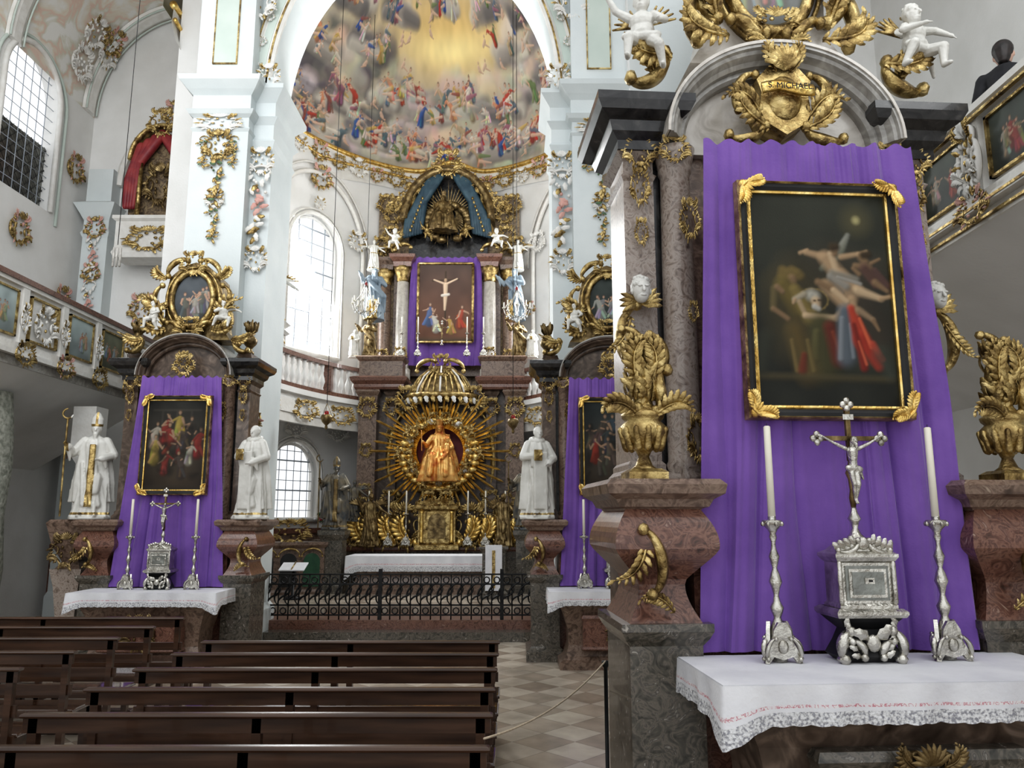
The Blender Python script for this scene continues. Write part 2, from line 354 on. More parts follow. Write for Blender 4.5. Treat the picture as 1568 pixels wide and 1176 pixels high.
def p_group(seed,cols,top=(.03,.03,.025),arch=False,base=(.05,.035,.022)):
    def fn(I,X,Y):
        rn=random.Random(seed); asp=Y.max()
        n=noise2(X,Y,6,seed)[...,None]; t=(Y/asp)[...,None]
        I[:]=(np.array(top)*(1-t)+np.array(base)*t)*(1+.4*n)
        if arch:
            for k in range(3): stroke(I,X,Y,.25+.25*k,.2,.25+.25*k,.75,.03,.03,(.07,.06,.05),.6,1)
            stroke(I,X,Y,.1,.17,.9,.17,.03,.03,(.08,.07,.055),.6,1)
        pts=[(.3,.5),(.55,.46),(.75,.55),(.15,.62),(.42,.68),(.64,.66),(.86,.74),(.2,.86),(.48,.88),(.75,.92),(.3,1.08),(.6,1.12)]
        for i,(x,y) in enumerate(pts):
            if y>asp-.15: y=asp-.25
            pfig(I,X,Y,x+rn.uniform(-.04,.04),y,rn.uniform(.42,.62),tuple(c*.8 for c in cols[i%len(cols)]),(.30,.195,.125),rn,a=.9)
        for k in range(14):
            x,y=rn.uniform(.05,.95),rn.uniform(.4,asp-.2); stroke(I,X,Y,x,y,x+rn.uniform(-.2,.2),y+rn.uniform(-.1,.2),.05,.10,(.012,.010,.008),.6,1,0)
        v=((X-.5)**2*1.6+((Y/asp)-.55)**2*1.6)[...,None]; I[:]*=np.clip(1.15-v,.3,1)
        stroke(I,X,Y,.0,asp-.02,1,asp-.02,.08,.08,(.03,.024,.018),.9,1)
    return fn
def p_cruc(I,X,Y):
    n=noise2(X,Y,5,4)[...,None]; t=(Y/Y.max())[...,None]
    I[:]=(np.array((.07,.045,.035))*(1-t)+np.array((.16,.07,.04))*t)*(1+.4*n)
    stroke(I,X,Y,.5,.15,.5,1.2,.022,.022,(.05,.03,.015)); stroke(I,X,Y,.25,.33,.75,.30,.02,.02,(.05,.03,.015))
    sk=(.60,.45,.32)
    stroke(I,X,Y,.5,.40,.5,.62,.055,.045,sk); stroke(I,X,Y,.5,.62,.49,.9,.05,.025,sk); stroke(I,X,Y,.46,.38,.28,.31,.025,.018,sk); stroke(I,X,Y,.54,.38,.72,.29,.025,.018,sk)
    stroke(I,X,Y,.5,.31,.5,.33,.035,.035,(.4,.28,.18)); stroke(I,X,Y,.44,.62,.56,.6,.035,.035,(.6,.55,.48))
    rn=random.Random(5)
    pfig(I,X,Y,.2,1.0,.48,(.09,.13,.25),rnd=rn); pfig(I,X,Y,.33,1.15,.42,(.5,.47,.42),rnd=rn); pfig(I,X,Y,.78,1.05,.48,(.35,.07,.04),rnd=rn); pfig(I,X,Y,.62,1.2,.38,(.4,.26,.08),rnd=rn)
    stroke(I,X,Y,0,Y.max(),1,Y.max(),.1,.1,(.06,.05,.03),.9,1)
def p_small(seed,cols,base):
    def fn(I,X,Y):
        rn=random.Random(seed); asp=Y.max(); n=noise2(X,Y,6,seed)[...,None]; t=(Y/asp)[...,None]
        I[:]=(np.array(base)*(1.3-t*.8))*(1+.35*n)
        for i in range(5): pfig(I,X,Y,rn.uniform(.2,.8),asp*rn.uniform(.5,.65),asp*rn.uniform(.4,.6),cols[i%len(cols)],rnd=rn)
    return fn

# ------------------------------------------------------------------ rocaille templates (unit size, xz plane, facing -y)
def rocaille(seed,mat,mat2=None,n=11,r=.030):
    b=B(); rn=random.Random(seed); mat2=mat2 or mat
    for sg in (-1,1):
        def sc(p0,p1,k0,k1,S=False,rr=r,m=mat,y=0): b.scroll((sg*p0[0],p0[1]),(sg*p1[0],p1[1]),sg*k0,sg*k1,m,rr,S,y)
        sc((.30,.12),(.26,.72),1.6,6.5); sc((.06,.02),(.34,.20),-1.6,-7,True); sc((.06,.92),(.28,.74),-1.8,-7)
        sc((.36,.34),(.33,.60),-2.0,-7,rr=r*.8)
        b.acanthus((sg*.20,.18),(pi/2-sg*.9),.36,.12,mat,y=-.02,curlend=-sg*1.6)
        b.acanthus((sg*.16,.80),(pi/2-sg*1.1),.30,.10,mat2,y=-.02,curlend=sg*1.6)
        for i in range(n):
            t=i/n; p=(sg*(.10+.26*sin(pi*t)+rn.uniform(-.05,.05)),.04+.9*t)
            a=(pi/2*(2*t-1))*.9+rn.uniform(-.4,.4)
            L=rn.uniform(.12,.24); b.leaf(p,a if sg>0 else pi-a,L,L*.19,mat2 if i%2 else mat,y=-.02)
        for i in range(4):
            b.ell((sg*rn.uniform(.03,.20),.0,rn.uniform(.15,.8)),(.045,.035,.055),mat2 if i%2 else mat,7,5)
    for k in range(9):
        a=pi/2+(k-4)*.30; b.leaf((0,.82),a,.24,.032,mat,y=-.03)
    for k in range(5):
        a=-pi/2+(k-2)*.45; b.leaf((0,.12),a,.20,.04,mat,y=-.03)
    return b
def drop(seed,mats,L=1,n=34):
    b=B(); rn=random.Random(seed)
    for i in range(n):
        t=i/n; w=.14*(1-t)+.03*sin(t*14)**2; p=(rn.uniform(-w,w),-L*t)
        m=rn.choice(mats)
        if rn.random()<.7: b.leaf(p,rn.uniform(-3,0),.14,.035,m,y=-.02)
        else: b.ell((p[0],-.02,p[1]),(.026,.026,.026),m,6,4)
    b.scroll((-.14,0),(.14,0),-2,-7,mats[0],.018)
    return b
ROC=[rocaille(s,GOLD) for s in (1,2,3)]
ROCS=rocaille(4,STUCCO,GOLD); ROCP=rocaille(5,GOLD,PINK); ROCW=rocaille(7,STUCCO,STUCCO); ROCD=rocaille(6,GOLDD)
DROPG=drop(1,[GOLD,GREEN,GOLD]); DROPW=drop(2,[STUCCO,GOLD,STUCCO,PINK])
ME_ROC=[b.mesh('rocaille') for b in ROC]; ME_ROCS=ROCS.mesh('rs'); ME_ROCP=ROCP.mesh('rp'); ME_ROCW=ROCW.mesh('rw'); ME_DROPG=DROPG.mesh('dg'); ME_DROPW=DROPW.mesh('dw')
ORNP=[None]
def orn(me,x,y,z,s,rz=0,sx=1,name='stucco_relief',ry=0):
    o=place(name,me,(x,y,z),ORNP[0],rz,(s*sx,s,s)); o.rotation_euler=(0,ry,rz); return o

# ------------------------------------------------------------------ figures
def bake(b,vox,smooth=2):
    me=b.mesh('tmp'); o=bpy.data.objects.new('tmp',me); SC.collection.objects.link(o)
    r=o.modifiers.new('r','REMESH'); r.mode='VOXEL'; r.voxel_size=vox; r.use_smooth_shade=True
    if smooth:
        s=o.modifiers.new('s','SMOOTH'); s.iterations=smooth; s.factor=.5
    bpy.context.view_layer.update(); dg=bpy.context.evaluated_depsgraph_get()
    nm=bpy.data.meshes.new_from_object(o.evaluated_get(dg)); bpy.data.objects.remove(o); bpy.data.meshes.remove(me)
    nm.polygons.foreach_set('use_smooth',[True]*len(nm.polygons)); return nm
def withmat(me,m,m2=None,pred=None):
    c=me.copy(); c.materials.clear(); c.materials.append(m)
    idx=[0]*len(c.polygons)
    if m2 is not None:
        c.materials.append(m2); idx=[1 if pred(p.center) else 0 for p in c.polygons]
    c.polygons.foreach_set('material_index',idx)
    return c
def head(b,c,s,hair='short',beard=False,m=STATUE):
    x,y,z=c
    b.ell(c,(.047*s,.056*s,.066*s),m,12,8); b.ell((x,y-.02*s,z-.035*s),(.032*s,.035*s,.035*s),m)
    b.cap((x,y-.055*s,z+.012*s),(x,y-.068*s,z-.012*s),.007*s,.010*s,m,6)
    for g in (-1,1):
        b.ell((x+g*.048*s,y,z-.003*s),(.008*s,.014*s,.018*s),m,6,4); b.ell((x+g*.019*s,y-.052*s,z+.016*s),(.014*s,.006*s,.006*s),m,6,4)
    b.ell((x,y-.052*s,z-.036*s),(.016*s,.008*s,.006*s),m,6,4)
    if hair!='none':
        b.ell((x,y+.014*s,z+.018*s),(.056*s,.058*s,.064*s),m,10,7)
        if hair=='long':
            for g in (-1,0,1): b.cap((x+g*.035*s,y+.03*s,z),(x+g*.045*s,y+.045*s,z-.1*s),.024*s,.014*s,m)
        if hair=='curly':
            rn=random.Random(3)
            for k in range(16):
                a=rn.uniform(0,2*pi);e=rn.uniform(.1,1.4); b.ell((x+.052*s*cos(a)*cos(e),y+.02*s+.055*s*sin(a)*cos(e),z+.02*s+.06*s*sin(e)),(.016*s,)*3,m,6,4)
    if beard: b.cap((x,y-.045*s,z-.05*s),(x,y-.05*s,z-.11*s),.028*s,.012*s,m)
def hand(b,p,d,s,m):
    p=Vector(p);d=Vector(d).normalized(); u=d.orthogonal().normalized(); 
    b.cap(p,p+d*.035*s,.016*s,.018*s,m)
    for k in range(4):
        o=u*(k-1.5)*.011*s; q=p+d*.045*s+o; L=(.024,.030,.028,.02)[k]*s
        b.cap(q,q+d*L+u.cross(d)*.008*s,.0065*s,.005*s,m,5)
    b.cap(p+u*.016*s,p+u*.034*s+d*.022*s,.007*s,.006*s,m,5)
def robe(b,prof,k=9,amp=.12,m=STATUE,ph=0,n=48):
    v=[];f=[];N=len(prof)
    for i,(z,rx,ry,cx,cy) in enumerate(prof):
        t=i/(N-1); am=amp*(1-t)**.6
        for j in range(n):
            a=2*pi*j/n; w=1+am*(sin(k*a+ph+2*t)+.5*sin((k*1.7)//1*a+1.3+3*t))
            v.append((cx+rx*w*cos(a),cy+ry*w*sin(a),z))
    for i in range(N-1):
        for j in range(n):
            a=i*n+j;c=i*n+(j+1)%n; f.append((a,c,c+n,a+n))
    f.append(tuple(range(n))[::-1]); f.append(tuple(range((N-1)*n,N*n))); b.add(v,f,m)
def arms(b,J,s=1,sleeve=1,m=STATUE):
    for sg,(e,h) in zip((-1,1),J):
        sh=Vector((sg*.105,0,.795)); e=Vector(e); h=Vector(h)
        b.cap(sh,e,.036+.012*sleeve,.030+.018*sleeve,m); b.cap(e,h,.026+.014*sleeve,.017+.024*sleeve,m)
        d=(h-e).normalized(); hand(b,h+d*.012,d,1,m)
        if sleeve>=1: b.cap(h-d*.03-Vector((0,0,.02)),h-d*.06-Vector((0,0,.11)),.03,.012,m)
def st_base(kind):
    b=B(); m=STATUE
    R0=[(0,.17,.14,0,0),(.1,.155,.125,.01,0),(.25,.14,.11,.02,0),(.4,.125,.10,.02,-.005),(.52,.12,.095,.01,0),(.62,.105,.085,0,0),(.74,.125,.085,0,0),(.80,.105,.07,0,0),(.835,.045,.045,0,0),(.86,.035,.035,0,0)]
    robe(b,R0,9,.19)
    for g in (-1,1): b.cap((g*.06,-.08,.02),(g*.075,-.17,.015),.03,.024,m)
    b.cap((.05,-.08,.40),(.055,-.12,.26),.06,.04,m); b.lathe((0,0,-.03),[(.2,0),(.2,.03)],m,10)
    for g in range(5):
        a=-2.4+g*.5; b.cap((.13*cos(a),.10*sin(a),.55-.05*g),(.15*cos(a+.5),.13*sin(a+.5),.12),.020,.028,m,6)
    if kind=='bishop':
        head(b,(0,-.01,.915),1,'short',True)
        b.lathe((0,.0,.945),[(.055,0),(.062,.03),(.06,.08),(.035,.13),(.008,.165)],m,12,1,.75)
        robe(b,[(.15,.2,.1,0,.05),(.35,.19,.12,0,.03),(.6,.16,.11,0,.015),(.78,.13,.09,0,.01),(.84,.06,.05,0,.01)],7,.16)
        arms(b,[((-.2,-.03,.66),(-.23,-.13,.72)),((.19,-.04,.64),(.1,-.15,.60))])
        b.tube([(-.24,-.16,0),(-.25,-.16,.6),(-.25,-.16,1.02)],.011,m); b.tube([(-.25+.05*sin(a)*1,-.16,1.06-.05*cos(a)) for a in [pi+.3*i for i in range(16)]],.011,m)
        b.box(-.03,.03,-.135,-.1,.1,.75,m)
    elif kind=='monk':
        head(b,(.01,-.015,.915),1,'short',False)
        b.tube([(.07*cos(a),.055*sin(a)+.01,.845+.02*sin(a)) for a in [i*pi/6 for i in range(12)]],.026,m,8,True)
        arms(b,[((-.17,-.03,.65),(-.05,-.15,.66)),((.18,-.03,.64),(.09,-.15,.58))])
        b.box(-.075,.075,-.15,-.1,.08,.7,m); b.box(-.09,.0,-.2,-.17,.6,.72,m)
        robe(b,[(.08,.19,.13,.01,.05),(.4,.17,.12,.01,.04),(.7,.145,.10,0,.02),(.82,.09,.07,0,.01)],6,.18)
    elif kind=='saint':
        head(b,(-.01,-.02,.915),1,'long',True)
        arms(b,[((-.2,-.04,.68),(-.3,-.1,.80)),((.18,-.05,.66),(.02,-.15,.70))])
        b.cap((-.12,-.09,.7),(.14,-.12,.42),.05,.06,m); b.cap((.14,-.1,.42),(.17,-.02,.16),.06,.04,m)
    elif kind=='angel':
        head(b,(.01,-.02,.915),1,'curly')
        arms(b,[((-.19,-.06,.72),(-.27,-.14,.86)),((.2,-.03,.70),(.30,-.1,.62))],sleeve=.3)
        for g in (-1,1):
            for k in range(7):
                a=.5+k*.17; L=.42-.03*k
                b.cap((g*.06,.08,.76-.02*k),(g*(.06+L*cos(a-.2)),.12+.01*k,.76+L*sin(a-.35)-.02*k),.03,.012,m,6)
    return b
def st_cherub(pose=0):
    b=B(); m=STATUE
    b.ell((0,0,.50),(.14,.12,.16),m,12,8); b.ell((0,-.02,.62),(.135,.11,.12),m,12,8); b.ell((0,-.03,.46),(.13,.12,.10),m,12,8)
    b.cap((0,0,.68),(0,-.01,.74),.06,.06,m); head(b,(.0,-.02,.85),1.75,'curly')
    if pose==0:
        A=[((-.13,-.02,.68),(-.28,-.05,.78),(-.36,-.1,.93)),((.13,-.02,.68),(.26,-.08,.56),(.22,-.22,.48))]
        Lg=[((-.07,-.02,.40),(-.12,-.22,.34),(-.14,-.22,.10)),((.08,-.02,.40),(.19,-.16,.24),(.22,-.04,.04))]
    else:
        A=[((-.13,-.02,.68),(-.24,-.1,.58),(-.10,-.22,.60)),((.13,-.02,.68),(.3,-.02,.72),(.42,-.08,.66))]
        Lg=[((-.07,-.02,.40),(-.2,-.2,.36),(-.28,-.12,.14)),((.08,-.02,.40),(.16,-.24,.36),(.12,-.26,.12))]
    for s_,e,h in A:
        b.cap(s_,e,.055,.042,m); b.cap(e,h,.045,.030,m); hand(b,h,Vector(h)-Vector(e),1.5,m)
    for s_,k,f in Lg:
        b.cap(s_,k,.085,.060,m); b.cap(k,f,.060,.035,m); b.cap(f,(f[0],f[1]-.09,f[2]-.02),.035,.024,m)
    for g in (-1,1):
        for k in range(5):
            a=.2+k*.28; b.cap((g*.06,.10,.66),(g*(.08+.28*cos(a)),.17,.66+.26*sin(a)),.035,.014,m,6)
    b.cap((-.17,-.10,.42),(.17,-.1,.38),.05,.05,m); b.cap((.15,-.04,.40),(.30,.05,.18),.045,.02,m)
    return b
def st_madonna():
    b=B(); m=STATUE
    robe(b,[(0,.32,.22,0,-.05),(.1,.30,.22,0,-.06),(.25,.27,.21,0,-.06),(.38,.24,.2,0,-.05),(.48,.2,.14,0,0),(.6,.12,.1,0,.02),(.72,.14,.09,0,.02),(.78,.11,.07,0,.02),(.82,.05,.05,0,.02)],8,.14)
    robe(b,[(.05,.36,.12,0,.08),(.4,.28,.12,0,.08),(.7,.19,.1,0,.06),(.84,.08,.07,0,.05),(.95,.07,.06,0,.03)],7,.14)
    head(b,(0,0,.89),1.05,'long'); b.lathe((0,.01,.95),[(.05,0),(.06,.03),(.085,.10),(.05,.1)],m,8); b.ell((0,.01,1.07),(.02,.02,.03),m)
    for g in (-1,1): b.cap((g*.1,-.14,.40),(g*.13,-.26,.12),.10,.06,m)
    b.cap((-.12,0,.76),(-.22,-.06,.6),.05,.045,m); b.cap((-.22,-.06,.6),(-.26,-.2,.66),.04,.025,m); b.tube([(-.27,-.22,.5),(-.28,-.22,.85)],.012,m)
    b.cap((.12,0,.76),(.22,-.08,.58),.05,.045,m); b.cap((.22,-.08,.58),(.1,-.2,.5),.04,.03,m)
    b.cap((.14,-.16,.48),(.14,-.15,.60),.055,.05,m); head(b,(.15,-.17,.70),.8,'curly'); b.cap((.14,-.2,.46),(.08,-.28,.38),.035,.025,m); b.lathe((.15,-.16,.73),[(.03,0),(.045,.05)],m,8)
    return b
def st_corpus():
    b=B(); m=STATUE
    b.cap((0,-.03,.50),(0,-.035,.62),.065,.06,m); b.cap((0,-.035,.62),(0,-.03,.75),.065,.085,m); b.cap((0,-.03,.8),(.015,-.05,.85),.03,.03,m)
    head(b,(.03,-.06,.90),1,'long',True)
    for g in (-1,1):
        b.cap((g*.10,-.03,.79),(g*.27,-.03,.87),.034,.026,m); b.cap((g*.27,-.03,.87),(g*.44,-.03,.97),.024,.016,m); hand(b,(g*.45,-.03,.98),(g,0,.3),1,m)
        b.cap((g*.04,-.03,.48),(g*.035,-.09,.25),.052,.036,m); b.cap((g*.035,-.09,.25),(g*.01,-.03,.04),.034,.02,m); b.cap((g*.01,-.03,.04),(g*.012,-.08,-.02),.02,.016,m)
    b.cap((-.08,-.04,.5),(.08,-.04,.48),.055,.06,m); b.cap((.08,-.04,.5),(.14,-.02,.34),.035,.02,m)
    return b
FIG={k:bake(st_base(k),.008,1) for k in ('bishop','monk','saint','angel')}
CH0=bake(st_cherub(0),.010,1); CH1=bake(st_cherub(1),.010,1); MAD=bake(st_madonna(),.009,1); COR=bake(st_corpus(),.008,1)
def gb(c): return c.x<-.222 and c.y<-.13 or (abs(c.x)<.034 and c.y<-.118 and .1<c.z<.75) or (.945<c.z<.972) or (abs(c.x)<.012 and c.z>.96) or (.02<c.z<.045 and c.y<.15)
def gm(c): return (.02<c.z<.04) or (-.1<c.x<.005 and c.y<-.185 and .6<c.z<.72)
def ga(c): return (.02<c.z<.05) or (c.y>.10 and c.z>.74) or (.53<c.z<.56)
W={'bishop':withmat(FIG['bishop'],STATUE,GOLD,gb),'monk':withmat(FIG['monk'],STATUE,GOLD,gm),'angel':withmat(FIG['angel'],STATUE,GOLD,ga),'saint':withmat(FIG['saint'],STATUE,GOLD,gm)}; G={k:withmat(v,GOLDD) for k,v in FIG.items()}
CW0=withmat(CH0,STATUE,GOLD,lambda c:c.y>.10 or (c.x>.2 and c.z<.3 and c.y>-.02));CW1=withmat(CH1,STATUE,GOLD,lambda c:c.y>.10);CG0=withmat(CH0,GOLD);CG1=withmat(CH1,GOLD)
BLS=withmat(FIG['saint'],BLUEG,GOLD,lambda c:c.z<.35 and c.x<.02)
CORS=withmat(COR,SILVER)

# ------------------------------------------------------------------ altar furniture meshes
def candlestick():
    b=B()
    for k in range(3):
        a=-pi/2+k*2*pi/3
        b.M=Matrix.Rotation(a+pi/2,4,'Z')
        b.poly([(-.10,.0),(-.075,.0),(-.05,.03),(0,.015),(.05,.03),(.075,0),(.10,0),(.085,.05),(.055,.10),(.045,.16),(.02,.2),(-.02,.2),(-.045,.16),(-.055,.10),(-.085,.05)],-.055,-.035,SILVER)
        b.scroll((-.085,.02),(-.04,.12),-1.2,-4,SILVER,.010,y=-.06); b.scroll((.085,.02),(.04,.12),1.2,4,SILVER,.010,y=-.06); b.ell((0,-.058,.08),(.028,.012,.035),SILVER)
    b.M=Matrix()
    b.lathe((0,0,0),[(.04,.0),(.04,.15),(.025,.2),(.018,.22),(.03,.25),(.035,.27),(.02,.30),(.013,.33),(.022,.37),(.034,.40),(.024,.44),(.012,.47),(.02,.50),(.028,.53),(.014,.57),(.011,.60),(.02,.63),(.016,.65),(.026,.67),(.05,.695),(.055,.71),(.05,.72),(.022,.722),(.022,.74)],SILVER,14)
    for k in range(8):
        a=k*pi/4; b.ell((.052*cos(a),.052*sin(a),.70),(.012,.012,.014),SILVER,6,4)
    b.lathe((0,0,.73),[(.020,0),(.018,.49),(.012,.495)],WAX,12); b.tube([(0,0,1.22),(0,0,1.24)],.002,BLACK,4)
    return b.mesh('candlestick')
def tabernacle():
    b=B()
    for sx in (-1,1):
        b.scroll((sx*.15,.02),(sx*.11,.16),sx*1.2,sx*4,SILVER,.024,y=-.08); b.scroll((sx*.05,.03),(sx*.11,.11),-sx*1.4,-sx*5,SILVER,.018,y=-.09)
        b.ell((sx*.15,-.08,.02),(.035,.04,.02),SILVER)
        for k in range(6): b.leaf((sx*(.06+.015*k),.03+.03*k),pi/2-sx*(1.2-.3*k),.06,.016,SILVER,y=-.09)
    b.ring(-.13,.13,-.06,.08,[(.0,0.0),(.03,.03),(.0,.1),(-.02,.16),(.02,.2),(.05,.235),(.05,.255),(.03,.27)],BLACK)
    b.ring(-.13,.13,-.065,.08,[(.05,.225),(.06,.24),(.06,.255),(.04,.27)],SILVER)
    b.ell((0,-.1,.1),(.04,.025,.045),SILVER); b.leaf((-.02,.12),2.5,.1,.03,SILVER,y=-.1); b.leaf((.02,.12),.6,.1,.03,SILVER,y=-.1)
    b.ring(-.145,.145,-.08,.08,[(.01,.27),(.01,.285),(0,.295),(0,.50),(.012,.51),(.025,.53),(.025,.545),(0,.56)],SILVER)
    b.box(-.115,.115,-.088,-.08,.31,.485,SILVERD); b.box(-.10,.10,-.094,-.088,.325,.47,SILVER); b.box(-.085,.085,-.099,-.093,.34,.455,SILVERD)
    b.box(-.02,.03,-.104,-.098,.395,.425,SILVER); b.box(-.0,.02,-.106,-.104,.405,.415,BLACK)
    for sx in (-1,1):
        b.cap((sx*.145,-.085,.3),(sx*.145,-.085,.5),.014,.014,SILVER); b.scroll((sx*.14,.565),(sx*.03,.615),-sx*1.5,-sx*6,SILVER,.014,y=-.07)
        for k in range(4): b.leaf((sx*(.13-.03*k),.56+.01*k),pi/2-sx*.5,.06,.018,SILVER,y=-.07)
    b.poly([(-.15,.55)]+[(-.15+.3*i/12,.56+.07*sin(pi*i/12)) for i in range(13)]+[(.15,.55)],-.07,.06,SILVER)
    b.ell((0,-.075,.60),(.035,.02,.035),SILVER)
    return b.mesh('tabernacle')
def crucifix():
    b=B(); z0=.62
    b.lathe((0,0,z0-.03),[(.05,0),(.055,.015),(.03,.04),(.015,.07),(.022,.10),(.035,.12),(.02,.15),(.011,.19)],SILVER,12)
    b.lathe((0,0,z0),[(.013,.15),(.02,.2),(.013,.24),(.018,.3),(.03,.335),(.016,.37),(.011,.4),(.011,.42)],GOLDD,10)
    b.box(-.013,.013,-.01,.01,z0+.4,1.33,GOLDD); b.box(-.18,.18,-.01,.01,1.13,1.155,GOLDD)
    for x,z in ((-.18,1.142),(.18,1.142),(0,1.33)):
        for dx,dz in ((0,.022),(0,-.022),(.022,0),(-.022,0)): b.ell((x+dx,-.005,z+dz),(.02,.014,.02),SILVER,8,5)
    b.box(-.03,.03,-.014,-.01,1.245,1.275,SILVER)
    return b.mesh('crucifix')
def gold_urn():
    b=B()
    b.ring(-.11,.11,-.11,.11,[(0,0),(0,.04),(-.03,.06)],GOLD)
    b.lathe((0,0,.05),[(.09,0),(.05,.03),(.03,.08),(.045,.11),(.10,.15),(.135,.21),(.13,.25),(.10,.28),(.12,.30),(.125,.32),(.09,.34),(.06,.38),(.055,.42),(.08,.46),(.10,.50),(.07,.54)],GOLD,16)
    for k in range(12):
        a=k*pi/6; b.cap((.10*cos(a),.10*sin(a),.18),(.13*cos(a),.13*sin(a),.28),.022,.018,GOLD,6)
    b.scroll((-.04,.40),(-.07,.72),1.3,5,GOLD,.034,y=-.03); b.scroll((.06,.38),(.13,.62),-1.6,-6,GOLD,.032,y=-.05,S=True)
    b.scroll((-.02,.62),(-.12,.86),1.6,6,GOLD,.024,y=-.03); b.scroll((.10,.60),(.05,.84),1.4,5.5,GOLD,.022,y=0)
    for sg in (-1,1):
        b.acanthus((sg*.05,.36),pi/2-sg*.9,.22,.07,GOLD,y=-.09,curlend=-sg*1.6)
        b.acanthus((sg*.03,.52),pi/2-sg*.35,.30,.07,GOLD,y=-.05,curlend=sg*1.4)
        b.acanthus((sg*.04,.66),pi/2-sg*.5,.18,.055,GOLD,y=-.04,curlend=sg*2.0)
    rn=random.Random(9)
    for k in range(40):
        a=rn.uniform(0,2*pi); z=rn.uniform(.44,.74); rr=.10*(1-(z-.5)*1.4)+.01
        b.M=T(rr*.6*cos(a),rr*.6*sin(a),z,1,a+pi/2); b.leaf((0,0),rn.uniform(.5,2.6),.13,.022,GOLD); 
    b.M=Matrix()
    for k in range(12):
        a=rn.uniform(0,2*pi); z=rn.uniform(.46,.62); b.ell((.08*cos(a),.08*sin(a),z),(.022,.022,.02),GOLD,7,5)
    return b.mesh('gilded_urn')
def finial():
    b=B(); b.lathe((0,0,0),[(.06,0),(.06,.03),(.03,.06),(.04,.09),(.09,.15),(.10,.2),(.06,.25),(.04,.27),(.07,.29)],GOLDD,12)
    rn=random.Random(2)
    for k in range(12):
        a=k*pi/6; b.M=T(.03*cos(a),.03*sin(a),.28,1,a); b.leaf((0,0),rn.uniform(1.0,2.1),.2,.03,GOLDD)
    return b.mesh('urn_finial')
CAND=candlestick();TAB=tabernacle();CRU=crucifix();URN=gold_urn();FIN=finial()

def curtain(name,hw0,hw1,z0,z1,y,parent,seed=1,amp=.03,nx=340,nz=80,k=15,rz=0):
    s=np.linspace(-1,1,nx); z=np.linspace(z0,z1,nz); S,Z=np.meshgrid(s,z)
    t=(z1-Z)/(z1-z0); hw=hw0+(hw1-hw0)*t
    warp=.9*np.sin(S*3.1+seed)+.55*np.sin(S*6.7+seed*2+t*.9)+.35*np.sin(t*3.2+S*4)+.15*np.sin(t*7+S*9)
    ph=S*k*.85+warp*1.2
    env=.35+.65*(.5+.5*np.sin(S*7.3+seed*1.7+t*1.1))
    w=(np.abs(np.sin(ph*pi/3.6))**.6*1.7-.9)*env+.45*np.sin(ph*1.45+1+t*1.6)+.22*np.sin(ph*3.9+t*2.5)*(1-env*.5)+.10*np.sin(ph*8.3+t*3)*(1-t*.5)
    A=amp*(.75+.55*t)
    Y=y-A*w*.6-.02*t
    X=S*hw+.018*np.cos(ph*1.9+t*2)*t
    Zz=Z+.016*np.sin(S*31)*(t<.015)
    P=np.stack([X,Y,Zz],-1); me=gridmesh(name,P,PURPLE)
    return place(name,me,parent,None,rz)
def altar_cloth(hw,y0,y1,z,loc,drop=.17,rz=0):
    b=B(); b.box(-hw,hw,y0,y1,z-.012,z+.006,LINEN)
    path=[]; n1=26; n2=120
    for i in range(n1): path.append((-hw,y1+(y0-y1)*i/n1,-1,0))
    for i in range(n2+1): path.append((-hw+2*hw*i/n2,y0,0,-1))
    for i in range(1,n1+1): path.append((hw,y0+(y1-y0)*i/n1,1,0))
    N=len(path); rows=[(0,LINEN),(.25,LINEN),(.5,LINEN),(.58,PINKE),(.68,LINEN),(.74,LACE),(.88,LACE),(1.0,LACE)]
    L=0; acc=[]
    for i,(x,y,nx,ny) in enumerate(path):
        if i: L+=math.dist(path[i][:2],path[i-1][:2])
        acc.append(L)
    rowv=[]
    for ti,(t,m) in enumerate(rows):
        row=[]
        for i,(x,y,nx,ny) in enumerate(path):
            l=acc[i]; dc=min(abs(x-hw)+abs(y-y0),abs(x+hw)+abs(y-y0)); co=math.exp(-(dc/.13)**2)
            wv=(.010*sin(l*17)+.008*sin(l*31+1))*t+.006
            dd=drop*(1+.55*co)*t+(.008*abs(sin(l*36)) if t==1 else 0)
            fx,fy=(nx,ny)
            if dc<.001: fx=fy=0
            ox=(wv+.03*t*co)*(fx if fx else (1 if x>0 else -1)*co*.8); oy=(wv+.03*t*co)*(fy if fy else -co*.8)
            row.append((x+ox,y+oy,z+.004-dd))
        rowv.append(row)
    for r in range(len(rows)-1):
        v=rowv[r]+rowv[r+1]; f=[(i,i+1,N+i+1,N+i) for i in range(N-1)]; b.add(v,f,rows[r+1][1])
    return b.obj('altar_cloth',loc,None,rz)

